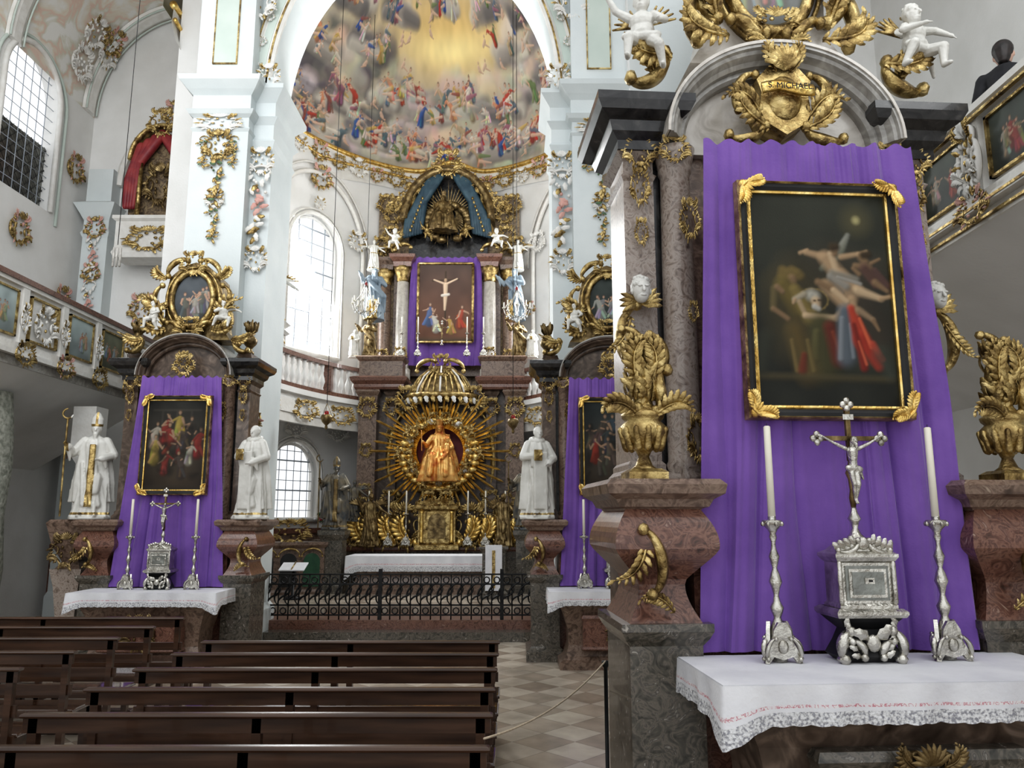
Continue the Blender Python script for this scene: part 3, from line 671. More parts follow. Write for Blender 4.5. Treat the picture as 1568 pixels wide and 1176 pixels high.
def side_altar(loc,near=False,tw=.94,paint=None,oval=None,cart_text=None,figs=('monk','monk'),rz=0,cxs=1.0,chw=.655):
    b=B(); lx,ly,lz=loc
    RZ=Matrix.Translation(loc)@Matrix.Rotation(rz,4,'Z')
    def wl(x,y,z): return tuple(RZ@Vector((x,y,z)))
    COLM=BEIGEM if near else DBROWN; COLM2=BEIGEM if near else BROWNM; ARM=GREYM if near else DBROWN; TYM=PALEM if near else DBROWN
    b.ring(-tw+.17,tw-.17,-.72,-.05,[(.03,0),(.03,.09),(-.02,.12),(-.06,.16),(-.10,.3),(-.09,.5),(-.03,.70),(.03,.82),(.06,.86),(.06,.90),(.10,.93),(.10,.985)],DBROWN if near else BROWNM)
    b.ring(-tw+.45,tw-.45,-.775,-.6,[(.0,.25),(.02,.27),(.0,.3),(.0,.62),(.02,.66),(0,.7)],DARKM if near else REDM)
    b.M=T(0,-.80,.30,.42); b.merge(ROCD,Matrix()); b.M=Matrix()
    b.box(-.80,.80,.0,.5,0,1.80,REDM)
    for sg in (-1,1):
        xs=sorted((sg*.80,sg*1.20)); 
        b.ring(xs[0],xs[1],-.12,.5,[(.07,0),(.07,.14),(.02,.18),(.0,.2),(0,1.06),(.03,1.10),(.05,1.14),(.05,1.18)],DARKM)
        N=22; x0,x1=xs[0]+.03,xs[1]-.03; prof=[]
        for i in range(N+1):
            t=i/N; z=1.18+.62*t; o=.03-.07*sin(pi*min(1,t*1.6))*(t<.62)+.085*sin(pi*max(0,(t-.35))/.65)*(t>.35); prof.append((o,z))
        b.ring(x0,x1,-.10,.5,prof,REDM)
        b.ring(xs[0],xs[1],-.12,.5,[(.0,1.76),(.02,1.79),(.05,1.80),(.07,1.84),(.12,1.87),(.13,1.92),(.10,1.95)],BROWNM)
        b.scroll((sg*1.13,1.68),(sg*1.09,1.34),sg*1.2,sg*5,GOLD,.028,y=-.20); b.acanthus((sg*1.10,1.66),-pi/2+sg*.2,.34,.06,GOLD,y=-.17,curlend=sg*1.4)
        b.acanthus((sg*.96,1.24),pi/2-sg*.7,.22,.045,GOLD,y=-.15,curlend=-sg*1.6)
    u=B()
    for sg in (-1,1):
        u.ring(*sorted((sg*.92,sg*1.14)),.06,.5,[(.05,1.95),(.05,2.0),(.02,2.03),(.02,2.06),(0,2.08),(0,3.82),(.02,3.85),(0,3.87),(0,3.95),(.05,4.0)],COLM)
        u.lathe((sg*.76,.06,0),[(.15,1.95),(.15,1.99),(.12,2.02),(.135,2.05),(.115,2.08),(.115,3.0),(.105,3.85),(.12,3.87),(.12,3.9),(.14,3.98),(.15,4.02)],COLM2,24)
        u.box(*sorted((sg*.86,sg*.93)),.12,.5,1.95,4.0,BLACKM)
        u.M=T(sg*1.03,.02,3.66,.24,0,.6); u.merge(ROC[0],Matrix()); u.M=T(sg*1.03,.02,3.4,.16,0,.6); u.merge(ROC[1],Matrix()); u.M=T(sg*1.03,0,3.9,.20,0,1.2); u.merge(ROC[1],Matrix())
        u.M=T(sg*.80,-.08,3.90,.16,0,sg*1.4); u.merge(ROC[2],Matrix()); u.M=Matrix()
        for zz,s_ in ((3.42,.24),(2.9,.12),(2.08,.26)):
            u.M=T(sg*.70,-.06,zz,s_,0,sg*.6); u.merge(ROC[int(zz*10)%3],Matrix()); u.M=Matrix()
        u.ring(*sorted((sg*.86,sg*1.16)),.02,.5,[(.03,4.0),(.03,4.06),(.08,4.10),(.10,4.16),(.17,4.20),(.20,4.25),(.20,4.30),(.14,4.32)],BLACKM)
        u.ring(*sorted((sg*.88,sg*1.12)),.04,.5,[(.08,4.32),(.02,4.36),(.0,4.42)],ARM)
        u.scroll((sg*1.10,4.44),(sg*.84,4.62),-sg*1.5,-sg*6,GOLD,.04,y=-.06)
        u.acanthus((sg*.80,4.60),(0 if sg>0 else pi)-sg*.3,.36,.10,GOLD,y=-.1,curlend=sg*1.6); u.acanthus((sg*.9,4.46),pi/2-sg*.4,.28,.09,GOLD,y=-.04,curlend=-sg*1.2)
        u.scroll((sg*.58,4.74),(sg*.40,5.15),sg*1.6,sg*6,GOLD,.045,y=-.02); u.acanthus((sg*.36,4.76),(0 if sg>0 else pi)-sg*.2,.42,.11,GOLD,y=-.08,curlend=sg*2); u.acanthus((sg*.44,4.9),pi/2-sg*.4,.4,.10,GOLD,y=-.05,curlend=-sg*1.8)
    u.box(-.70,.70,.10,.5,1.8,4.02,BROWNM)
    u.box(-1.12,1.12,.3,.55,1.9,4.2,GREYM if near else DBROWN)
    AX,AZ,AC=.70,.46,4.05
    out=[((AX+.1)*cos(pi*i/28),AC-.05+(AZ+.1)*sin(pi*i/28)) for i in range(29)]
    u.poly(out[::-1],.04,.5,TYM)
    u.arch((0,0,AC),AX,AZ,0,pi,[(0,.05),(0,-.03),(.02,-.05),(.045,-.05),(.05,-.09),(.075,-.11),(.10,-.15),(.12,-.16),(.13,-.18),(.155,-.18),(.155,.5),(0,.5)],ARM,40)
    u.arch((0,0,AC),AX,AZ,0,pi,[(.15,-.19),(.17,-.19),(.17,.5),(.15,.5)],PALEM if near else GREYM,40)
    if near:
        u.poly([(-.15,4.14),(-.19,4.22),(-.17,4.34),(-.20,4.42),(-.12,4.50),(0,4.53),(.12,4.50),(.20,4.42),(.17,4.34),(.19,4.22),(.15,4.14),(0,4.06)][::-1],-.16,.05,GOLD)
        u.ell((0,-.15,4.30),(.13,.05,.15),GOLD,16,10)
        u.tube([(-.19+.38*i/10,-.215-.02*sin(pi*i/10),4.33+.012*sin(2*pi*i/10)) for i in range(11)],.038,GOLDB,6,flat=.35)
        for sg in (-1,1):
            u.scroll((sg*.42,4.05),(sg*.15,4.12),-sg*1.0,-sg*4.5,GOLD,.032,y=-.13); u.scroll((sg*.34,4.22),(sg*.20,4.46),sg*1.4,sg*6,GOLD,.026,y=-.13)
            u.acanthus((sg*.12,4.10),(0 if sg>0 else pi)+sg*.25,.34,.08,GOLD,y=-.15,curlend=sg*1.5); u.acanthus((sg*.16,4.16),pi/2-sg*.6,.34,.08,GOLD,y=-.13,curlend=-sg*1.5)
            u.acanthus((sg*.05,4.48),pi/2-sg*.7,.20,.06,GOLD,y=-.16,curlend=sg*1.5)
        for k in range(9):
            a=pi/2+(k-4)*.28; u.leaf((0,4.48),a,.16,.025,GOLD,y=-.18)
    else:
        u.M=T(0,-.16,4.06,.30,0,1.3); u.merge(ROC[1],Matrix()); u.M=T(0,-.18,4.16,.24,0,1.0); u.merge(ROC[0],Matrix()); u.M=Matrix()
    if cxs!=1.0:
        u.v=[(x*cxs if z<4.61 else x*(cxs+(1-cxs)*min(1,(z-4.61)/.15)),y,z) for x,y,z in u.v]
    at=[(-.62,4.62),(.62,4.62),(.50,4.78),(.44,5.0),(.46,5.3),(.40,5.6),(.2,5.78),(0,5.84),(-.2,5.78),(-.40,5.6),(-.46,5.3),(-.44,5.0),(-.50,4.78)]
    u.poly(at,.02,.42,PALEM if near else GOLDD)
    u.arch((0,0,5.25),.29,.38,0,2*pi,[(0,.0),(0,-.05),(.03,-.08),(.07,-.07),(.09,-.02),(.09,.02)],GOLD,40,True)
    u.arch((0,0,5.25),.40,.48,0,2*pi,[(0,.0),(0,-.02),(.02,-.03),(.035,-.02),(.035,.02)],GOLD,40,True)
    for sg in (-1,1):
        u.scroll((sg*.42,4.9),(sg*.48,5.45),sg*1.5,sg*6,GOLD,.04,y=-.03); u.scroll((sg*.1,5.84),(sg*.40,5.6),-sg*1.5,-sg*6,GOLD,.04,y=-.03)
        u.scroll((sg*.08,4.78),(sg*.34,4.86),-sg*1.5,-sg*6,GOLD,.035,y=-.08,S=True)
        u.acanthus((sg*.42,4.85),pi/2-sg*.3,.55,.13,GOLD,y=-.05,curlend=-sg*1.4); u.acanthus((sg*.42,5.55),pi/2-sg*1.2,.25,.10,GOLD,y=-.05,curlend=sg*1.4)
    u.M=T(0,-.06,5.62,.36,0,1.2); u.merge(ROC[2],Matrix()); u.M=T(0,-.1,4.66,.28,0,1.6); u.merge(ROC[2],Matrix()); u.M=Matrix()
    yo,sxu,szu=(.36,.92,1.075) if near else (.12,.95,1.0)
    MU=Matrix.Translation((0,yo,1.95))@Matrix.Diagonal((sxu,1,szu,1))@Matrix.Translation((0,0,-1.95))
    b.merge(u,MU)
    if near: b.box(-1.1,1.1,.45,.9,0,1.95,DBROWN)
    def up(x,y,z): return tuple(MU@Vector((x,y,z)))
    o=b.obj('side_altar',loc,None,rz)
    pn=panel('oval_portrait',.56,.76*szu,oval or p_small(3,[(.2,.18,.15),(.3,.2,.12)],(.06,.065,.07)),60,o,up(0,-.012,5.25),oval=True)
    if cart_text:
        cu=bpy.data.curves.new('inscription','FONT'); cu.body=cart_text; cu.size=.058; cu.extrude=.002; cu.align_x='CENTER'
        t=bpy.data.objects.new('inscription',cu); SC.collection.objects.link(t); cu.materials.append(BLACK); t.parent=o; t.location=up(0,-.262,4.31); t.rotation_euler=(pi/2,0,0)
    if near:
        s=B(); s.box(-1.35,1.35,-.9,.9,-.25,-.001,DARKM); s.obj('altar_step',loc,None,rz)
    curtain('purple_curtain',chw,.80,1.02,4.02,-.06,loc,int(abs(lx)*10)%7+1,.045,k=15,rz=rz)
    p=B(); w,h=.435,.66; zc=3.01
    def frame(bb,w,h,zc,prof,mat):
        v=[];f=[]
        for dx,y in prof:
            v+=[(-w-dx,y,zc-h-dx),(w+dx,y,zc-h-dx),(w+dx,y,zc+h+dx),(-w-dx,y,zc+h+dx)]
        n=len(prof)
        for i in range(n-1):
            for k in range(4): a=i*4+k;c_=i*4+(k+1)%4; f.append((a,c_,c_+4,a+4))
        bb.add(v,f,mat,False)
    frame(p,w-.02,h-.02,zc,[(0,-.125),(0,-.145),(.012,-.148),(.02,-.14)],GOLDB)
    frame(p,w,h,zc,[(0,-.14),(.02,-.15),(.040,-.15)],BLACK)
    frame(p,w,h,zc,[(.040,-.15),(.048,-.165),(.056,-.15),(.06,-.09)],GOLD)
    p.box(-w,w,-.125,-.10,zc-h,zc+h,BLACK)
    for sx in (-1,1):
        for sz in (-1,1):
            cx=sx*(w+.025);cz=zc+sz*(h+.025)
            p.ell((cx,-.16,cz),(.03,.025,.03),GOLDB,8,6)
            a0=math.atan2(-sz,0); a1=math.atan2(0,-sx)
            p.acanthus((cx,cz),a0,.12,.045,GOLDB,y=-.165,curlend=sx*sz*.6); p.acanthus((cx,cz),a1,.12,.045,GOLDB,y=-.165,curlend=-sx*sz*.6)
            for k in range(5): p.leaf((cx,cz),math.atan2(-sz,-sx)+(k-2)*.5,.07,.014,GOLDB,y=-.17)
            p.scroll((cx+sx*.02,cz-sz*.06),(cx-sx*.06,cz+sz*.02),sx*sz*1.2,sx*sz*4,GOLDB,.011,y=-.17)
    po=p.obj('altar_painting',loc,None,rz)
    panel('canvas',2*w-.03,2*h-.03,paint,260 if near else 130,po,(0,-.128,zc),soft=3 if near else 1)
    altar_cloth(tw,-.83,-.09,1.0,loc,.17,rz)
    for sg in (-1,1): place('candlestick',CAND,wl(sg*.455,-.30,1.008),None,rz)
    place('tabernacle',TAB,wl(0,-.30,1.008),None,rz)
    cr=place('altar_crucifix',CRU,wl(0,-.30,1.025),None,rz); place('corpus',CORS,(0,-.02,.80),cr,0,.36)
    if near:
        for sg in (-1,1):
            place('gilded_urn',URN,wl(sg*1.08,-.06,1.95),None,rz,1.0)
            place('cherub_statue',(CW0,CW1)[sg>0],wl(sg*.94,.22,4.62),None,sg*.3,.60)
            hb=B()
            hb.scroll((sg*.02,-.02),(sg*.02,-.42),-sg*1.5,-sg*5,GOLD,.032,y=.02); hb.acanthus((sg*.06,-.10),-pi/2+sg*.3,.3,.055,GOLD,curlend=sg*1.0); head(hb,(0,-.05,.06),1.2,'curly',m=STATUE)
            for g in (-1,1):
                for k in range(4): hb.leaf((0,-.01),pi/2-g*(1.0+.3*k),.14,.02,GOLD,y=-.01)
            hb.obj('cherub_head_ornament',wl(sg*.98,.34,3.10),None,rz)
    else:
        for sg,fg in zip((-1,1),figs):
            if fg: place('saint_statue',W[fg],wl(sg*1.10,-.02,1.99),None,-sg*.25,1.32)
            place('cherub_statue',(CW0,CW1)[sg>0],wl(sg*.52,-.0,4.72),None,sg*.4,.5)
            place('urn_finial',FIN,wl(sg*1.0*cxs,.25,4.42),None,0,1.1)
    return o
side_altar((1.82,4.5,.25),True,.94,p_michael,p_small(8,[(.3,.28,.25)],(.25,.26,.25)),'S. MICHAEL.',rz=math.radians(4))
side_altar((-4.85,11.2,0),False,.98,p_group(11,[(.22,.035,.025),(.36,.27,.07),(.05,.04,.03),(.40,.36,.29),(.24,.04,.03),(.08,.06,.05)],arch=True),p_small(5,[(.3,.28,.24),(.12,.12,.1)],(.08,.09,.10)),None,(None,'monk'),cxs=.86,chw=.58)
side_altar((1.47,11.35,0),False,.98,p_group(17,[(.08,.065,.05),(.05,.07,.09),(.26,.04,.025),(.12,.09,.07),(.05,.06,.06)],top=(.03,.04,.04)),p_small(6,[(.3,.3,.27),(.2,.2,.2)],(.04,.05,.045)),None,('monk',None),cxs=.93,chw=.62)

# ------------------------------------------------------------------ floor, steps
f=B(); f.box(-12,9,-3,13.4,-.1,0,FLOOR); f.obj('floor')
s=B(); s.box(-5.6,2.2,12.9,22,0,.15,DARKM); s.box(-5.4,2.0,13.2,22,.15,.30,REDM); s.obj('sanctuary_steps')
s=B(); s.box(-10,7,13.4,22,-.1,0,FLOOR); s.box(-5.3,1.9,14.2,21.5,.3,.45,FLOOR); s.obj('sanctuary_floor')

# ------------------------------------------------------------------ pews
def pew(L):
    b=B()
    b.ring(0,L,0,.03,[(0,.82),(0,.895),(.012,.90),(.016,.91),(.012,.92),(0,.925)],WOOD)
    b.box(0,L,.015,.04,.58,.66,WOOD)
    b.ring(0,L,.06,.40,[(0,.43),(.01,.435),(.012,.445),(.008,.455),(0,.46)],SEATW); b.box(0,L,.03,.05,.40,.45,WOOD)
    b.ring(.02,L-.02,.40,.50,[(0,.18),(.006,.19),(.006,.205),(0,.21)],WOOD)
    n=max(2,int(L/1.1)+1)
    for i in range(n):
        x=.03+(L-.06-.05)*i/(n-1)
        b.box(x,x+.05,0,.05,0,.9,WOOD); b.box(x,x+.05,.34,.39,0,.43,WOOD); b.box(x,x+.05,.0,.48,.06,.10,WOOD); b.box(x,x+.05,.05,.39,.34,.42,WOOD); b.box(x,x+.05,.42,.47,.1,.18,WOOD)
    return b.mesh('pew')
p1=pew(2.58); p2=pew(3.0); p3=pew(4.5)
for i,y in enumerate((7.0,6.4,5.78,5.14,4.5,3.88,3.2)):
    if i<5: place('church_pew',p1,(-2.70,y,0))
    else: place('church_pew',p3,(-4.62,y,0))
for i,y in enumerate((8.6,7.9,7.2,6.5,5.8)):
    place('church_pew',p2,(-6.55,y,0))

b=B(); b.lathe((.72,6.2,0),[(.10,0),(.10,.02),(.015,.04),(.015,.85),(.03,.87),(.03,.90)],IRON,12); b.obj('rope_post')
b=B(); pts=[]
for i in range(25):
    t=i/24; x=-.14+(.72+.14)*t; y=4.1+(6.2-4.1)*t; z=.90-.08*4*t*(1-t); pts.append((x,y,z))
b.tube(pts,.006,ROPE,6); b.obj('barrier_rope')

# ------------------------------------------------------------------ pillars & chancel arch
def pillar(name,x0,x1,y0,y1,top,mirror=1):
    b=B()
    b.ring(x0,x1,y0,y1,[(.08,0),(.08,.5),(.02,.6),(0,.62),(0,8.35),(.03,8.4),(.0,8.44),(0,8.6),(.06,8.65),(.10,8.72),(.02,8.76),(.02,9.0),(.10,9.08),(.20,9.2),(.22,9.28),(.05,9.34),(0,9.36),(0,top)],PILLAR)
    xm=(x0+x1)/2
    b.box(xm-.20,xm+.20,y0-.02,y0,9.6,top-.1,PANELG)
    for x in (xm-.21,xm+.19): b.box(x,x+.02,y0-.03,y0,9.6,top-.1,GOLD)
    b.box(xm-.21,xm+.21,y0-.03,y0,9.58,9.60,GOLD)
    xi=x1 if mirror>0 else x0
    xs=sorted((xi,xi+mirror*.34))
    b.ring(xs[0],xs[1],y0+.25,y1,[(.06,0),(.06,.5),(0,.6),(0,8.2),(.04,8.3),(0,8.35),(0,8.6),(.08,8.72),(.02,8.76),(.02,9.0),(.18,9.2),(.18,9.28),(0,9.36),(0,9.5)],PILLAR)
    ORNP[0]=b.obj(name)
    yy=y0-.03
    orn(ME_ROC[0],xm,yy,7.85,.5); orn(ME_DROPG,xm,yy,7.85,.8); orn(ME_DROPG,xm-.25,yy,8.2,.5);orn(ME_DROPG,xm+.25,yy,8.2,.5); orn(ME_DROPG,xm,yy,7.0,.6); orn(ME_ROCS,xm,yy,7.0,.3)
    orn(ME_ROCS,xm,yy,8.35,.3,0,2.4)
    xi2=(xs[0]+xs[1])/2
    orn(ME_ROCS,xi2,y0+.2,7.7,.45); orn(ME_DROPW,xi2,y0+.2,7.7,1.2); orn(ME_ROCS,xi2,y0+.2,6.0,.4)
    orn(ME_ROCP,xi2,y0+.2,3.3,.5); orn(ME_DROPW,xi2,y0+.2,3.4,.9)
    ORNP[0]=None
pillar('pillar',-5.36,-4.42,12.0,13.4,15,1)
pillar('pillar',1.02,1.98,12.15,13.4,15,-1)
b=B()
N=40; ax,az=2.5,3.6; cx,cz=-1.7,9.2
v=[];fc=[]
for i in range(N+1):
    a=pi-pi*i/N; v+=[(cx+ax*cos(a),12.35,cz+az*sin(a)),(cx+(3.7)*max(-1,min(1,1.3*cos(a))),12.35,16 if 0<i<N else 9.2),(cx+ax*cos(a),13.4,cz+az*sin(a))]
for i in range(N):
    fc+=[(i*3,i*3+1,i*3+4,i*3+3),(i*3,i*3+3,i*3+5,i*3+2)]
b.add(v,fc,PILLAR,False)
b.arch((cx,12.35,cz),ax,az,0,pi,[(0,.02),(0,-.05),(.04,-.08),(.10,-.08),(.12,-.03),(.30,-.03),(.32,-.07),(.36,-.07),(.38,.02)],STUCCO,60)
b.arch((cx,12.35,cz),ax,az,0,pi,[(.05,-.07),(.05,-.10),(.08,-.10),(.08,-.07)],GOLD,60); b.arch((cx,12.35,cz),ax,az,0,pi,[(.33,-.06),(.33,-.09),(.35,-.09),(.35,-.06)],GOLD,60)
b.arch((cx,12.35,cz),ax,az,0,pi,[(.14,-.04),(.28,-.04),(.28,0),(.14,0)],PANELG,60)
ORNP[0]=b.obj('wall_chancel_arch')
for i in range(1,24):
    a=pi*i/24; x=cx+(ax+.2)*cos(a); z=cz+(az+.2)*sin(a)
    orn(ME_ROCS,x,12.28,z,.17,0,1,'stucco_relief',pi/2-a)
for sg in (-1,1):
    orn(ME_ROCS,cx+sg*2.75,12.2,10.6,.6); orn(ME_ROCS,cx+sg*2.5,12.2,9.3,.4)
ORNP[0]=None

# ------------------------------------------------------------------ apse wall with windows
CX,CY=-1.7,13.5
def wallP(phi,z,a=4.6,bb=7.1): return (CX+a*sin(phi),CY+bb*cos(phi),z)
D=math.radians
wins=[(D(-53.5),D(-37),5.9,9.5,'arch'),(D(37),D(53.5),5.9,9.5,'arch'),(D(-56),D(-41),1.9,3.75,'arch'),(D(41),D(56),1.9,3.75,'arch')]
nph,nz=480,300
ph=np.linspace(D(-90),D(90),nph); zz=np.linspace(.0,11.6,nz); PH,Z=np.meshgrid(ph,zz)
P=np.stack([CX+4.6*np.sin(PH),CY+7.1*np.cos(PH),Z],-1)
pc=(PH[:-1,:-1]+PH[1:,1:])/2; zc=(Z[:-1,:-1]+Z[1:,1:])/2; keep=np.ones(pc.shape,bool)
def arclen(p0,p1): return math.dist(wallP(p0,0)[:2],wallP(p1,0)[:2])
for p0,p1,z0,z1,k in wins:
    w=arclen(p0,p1); r=w/2; zs=z1-r; u=(pc-(p0+p1)/2)/(p1-p0)*w
    ins=(np.abs(u)<r)&(zc>z0)&((zc<zs)|(u**2+(zc-zs)**2<r*r)); keep&=~ins
APSE=place('wall_apse',gridmesh('wall_apse',P,PLASTER,None,keep))
def window_at(name,p0,p1,z0,z1,nv=4,nh=9,off=.18):
    b=B(); A=Vector(wallP(p0,0)); C=Vector(wallP(p1,0)); w=(C-A).length; d=(C-A)/w; nrm=Vector((d.y,-d.x,0))
    mid=(A+C)/2; inn=Vector((CX,CY,0))-mid; 
    if nrm.dot(inn)<0: nrm=-nrm
    r=w/2; zs=z1-r
    def Q(u,z,o=0): p=mid+d*u+nrm*o; return (p.x,p.y,z)
    def outl(rr,n=20): return [(-rr,z0)]+[(-rr,zs)]+[(-rr*cos(pi*i/n),zs+rr*sin(pi*i/n)) for i in range(1,n)]+[(rr,zs),(rr,z0)]
    o=outl(r+.02); b.tube([Q(x,z,.02) for x,z in o],.055,STUCCO,8); b.tube([Q(x,z,.05) for x,z in outl(r+.12)],.02,STUCCO,6)
    b.tube([Q(x,z,-.14) for x,z in outl(r-.06)],.04,PLASTER,6)
    v=[];fc=[]; 
    for x,z in o: v+=[Q(x,z,.1),Q(x*.93,z,-off-.1)]
    for i in range(len(o)-1): fc.append((2*i,2*i+1,2*i+3,2*i+2))
    b.add(v,fc,PLASTER)
    b.tube([Q(-r,z0,.05),Q(r,z0,.05)],.07,STUCCO,6)
    for i in range(1,nv): 
        x=-r+w*i/nv; zt=zs+math.sqrt(max(0,r*r-x*x)); b.tube([Q(x,z0,-.14),Q(x,zt,-.14)],.010 if nv>4 else .014,WINB,4)
    for j in range(1,nh):
        z=z0+(z1-z0)*j/nh; hx=r if z<zs else math.sqrt(max(0,r*r-(z-zs)**2)); b.tube([Q(-hx,z,-.14),Q(hx,z,-.14)],.009 if j%3 else .018,WINB,4)
    b.obj(name)
for i,(p0,p1,z0,z1,k) in enumerate(wins): window_at('window_%d'%(i+1),p0,p1,z0,z1,4 if i<2 else 7,10 if i<2 else 8)
for sg in (-1,1):
    b=B(); pm=sg*D(45); pts=[];pts2=[]
    for i in range(41):
        t=i/40; a=pi*t; ph_=pm+D(15)*cos(a); z=8.6+2.0*sin(a)*1.0
        pts.append(wallP(ph_,z,4.5,7.0)); pts2.append(wallP(pm+D(17)*cos(a),8.5+2.35*sin(a),4.52,7.02))
    b.tube([wallP(pm+D(15),5.6,4.5,7.0)]+pts+[wallP(pm-D(15),5.6,4.5,7.0)],.06,STUCCO,8); b.tube(pts2,.03,STUCCO,6); b.obj('trim_window_arch')
    ORNP[0]=APSE
    for k,(dp,z,s_) in enumerate(((0,10.2,.6),(-13,8.9,.5),(13,8.9,.5),(-16,7.2,.35),(16,7.2,.35),(0,9.65,.3))):
        x,y,z=wallP(pm+D(dp),z,4.45,6.95); orn((ME_ROCP,ME_ROCW,ME_ROCS)[k%3],x,y,z,s_,-(pm+D(dp)))
    ORNP[0]=None

b=B(); GA,GB=3.54,6.0
def ringsolid(b,a0,b0,a1,b1,z0,z1,m,p0=-97,p1=97,n=90):
    v=[];fc=[]
    for i in range(n+1):
        p=D(p0+(p1-p0)*i/n)
        v+=[wallP(p,z0,a0,b0),wallP(p,z1,a0,b0),wallP(p,z1,a1,b1),wallP(p,z0,a1,b1)]
    for i in range(n):
        for k in range(4): j=(k+1)%4; fc.append((i*4+k,i*4+j,i*4+4+j,i*4+4+k))
    fc+=[(3,2,1,0),(n*4,n*4+1,n*4+2,n*4+3)]
    b.add(v,fc,m,False)
for rng in ((-90,-20),(20,90)):
    ringsolid(b,GA,GB,4.55,7.05,4.45,4.62,PLASTER,*rng); ringsolid(b,GA-.04,GB-.04,GA+.15,GB+.15,4.2,4.5,STUCCO,*rng)
    ringsolid(b,GA-.12,GB-.12,GA+.2,GB+.2,4.62,4.74,PLASTER,*rng); ringsolid(b,GA-.06,GB-.06,GA+.12,GB+.12,4.74,4.84,REDM,*rng)
    ringsolid(b,GA-.08,GB-.08,GA+.14,GB+.14,5.44,5.53,REDM,*rng)
    ringsolid(b,GA+.0,GB+.0,GA+.1,GB+.1,4.0,4.2,STUCCO,*rng)
bal=[(.03,0),(.05,.02),(.035,.06),(.05,.12),(.075,.2),(.06,.28),(.032,.38),(.03,.42),(.045,.45),(.04,.5),(.055,.60)]
for sg in (-1,1):
    p=D(22)
    k=0
    while p<D(90):
        x,y,_=wallP(sg*p,0,GA+.02,GB+.02)
        if k%9==0: b.box(x-.09,x+.09,y-.09,y+.09,4.84,5.44,REDM)
        else: b.lathe((x,y,4.84),bal,PLASTER,10)
        dx=math.dist(wallP(p,0,GA,GB)[:2],wallP(p+.01,0,GA,GB)[:2]); p+=.01*.21/dx; k+=1
ORNP[0]=b.obj('gallery_balustrade')
for sg in (-1,1):
    for dp,s_ in ((30,.35),(42,.4),(56,.4),(70,.35)):
        x,y,_=wallP(sg*D(dp),0,GA-.1,GB-.1); orn((ME_ROC[0],ME_ROCS,ME_ROC[1])[dp%3],x,y,4.12,s_,-(sg*D(dp)),1.8)
    for dp in (36,49,63):
        x,y,_=wallP(sg*D(dp),0,4.5,7.0); orn(ME_ROCW,x,y,3.85,.4,-(sg*D(dp)),1.5)
ORNP[0]=None
b=B(); ringsolid(b,4.45,6.95,4.6,7.1,.45,1.6,BROWNM,-90,90); ringsolid(b,4.4,6.9,4.6,7.1,1.6,1.72,REDM,-90,90); b.obj('trim_dado')

# ------------------------------------------------------------------ fresco dome
ph=np.linspace(D(-93),D(93),960); el=np.linspace(0,D(88),440); PH,E=np.meshgrid(ph,el)
P=np.stack([CX+4.9*np.cos(E)*np.sin(PH),CY+7.2*np.cos(E)*np.cos(PH),11.5+3.7*np.sin(E)],-1)
X=PH*57.3/6.; Y=-E*57.3/10.
I=np.zeros(X.shape+(3,)); n=noise2(X,Y,1.3,3)[...,None]; n2=noise2(X,Y,3.4,5)[...,None]; n3=noise2(X,Y,8,9)[...,None]
base=np.array((.44,.40,.32)); I[:]=base*(1+.22*n+.14*n2+.07*n3)
def gl(x,y,a,b_,c,k): 
    g=np.exp(-(((X-x)/a)**2+((Y-y)/b_)**2))[...,None]; I[:]=I*(1-g*k)+np.array(c)*g*k*(1+.12*n2)
gl(.3,-5.0,5.5,1.5,(.78,.54,.20),.85)
rn=random.Random(12)
cl=((.20,.19,.20),(.32,.29,.26),(.54,.49,.41),(.62,.57,.49),(.42,.37,.32),(.60,.46,.35),(.50,.44,.34))
def clouds(nn,y0,y1,xr,pal,r0,r1,al):
    for k in range(nn):
        x=rn.uniform(*xr);y=-rn.uniform(y0,y1); d=rn.choice(pal)
        if x<-4 and y<-1.3 and rn.random()<.7: d=(.11,.10,.11)
        if abs(x)<3.5 and y<-3.8: continue
        for q in range(3):
            stroke(I,X,Y,x+rn.uniform(-.7,.7),y+rn.uniform(-.15,.15),x+rn.uniform(-.7,.7),y+rn.uniform(-.15,.15),rn.uniform(r0,r1),rn.uniform(r0,r1)*.8,tuple(c*rn.uniform(.85,1.15) for c in d),al,.7,.45)
clouds(230,.3,4.4,(-12,12),cl,.25,.6,.55); clouds(40,4.3,6.2,(-12,12),cl,.25,.6,.5)
gl(.3,-4.5,2.8,.46,(.98,.82,.40),.9)
cols=[(.40,.07,.05),(.06,.11,.28),(.48,.34,.12),(.16,.21,.10),(.52,.47,.40),(.30,.13,.17),(.56,.26,.15),(.14,.17,.21),(.27,.09,.07),(.44,.36,.27),(.12,.16,.18),(.40,.31,.20),(.60,.55,.48)]
groups=[(-8.5,-1.2,9),(-6.2,-2.2,9),(-6.8,-.8,7),(-4.2,-1.4,11),(-3.8,-3.0,7),(-1.8,-1.2,10),(-1.2,-2.8,8),(.4,-1.5,10),(1.2,-3.0,8),(2.6,-1.2,10),(3.4,-2.6,9),(5.0,-1.5,11),(6.0,-3.0,8),(7.3,-1.2,10),(9.0,-2.2,8),(8.0,-3.8,5),(-8.4,-3.6,5),(-5.5,-4.4,6),(4.6,-4.4,6),(9.5,-1.0,6),(-10,-1.6,6),(-3.5,-5.6,6),(0,-6.0,6),(3.5,-5.7,6),(6.5,-5.2,5),(-7,-5.4,5)]
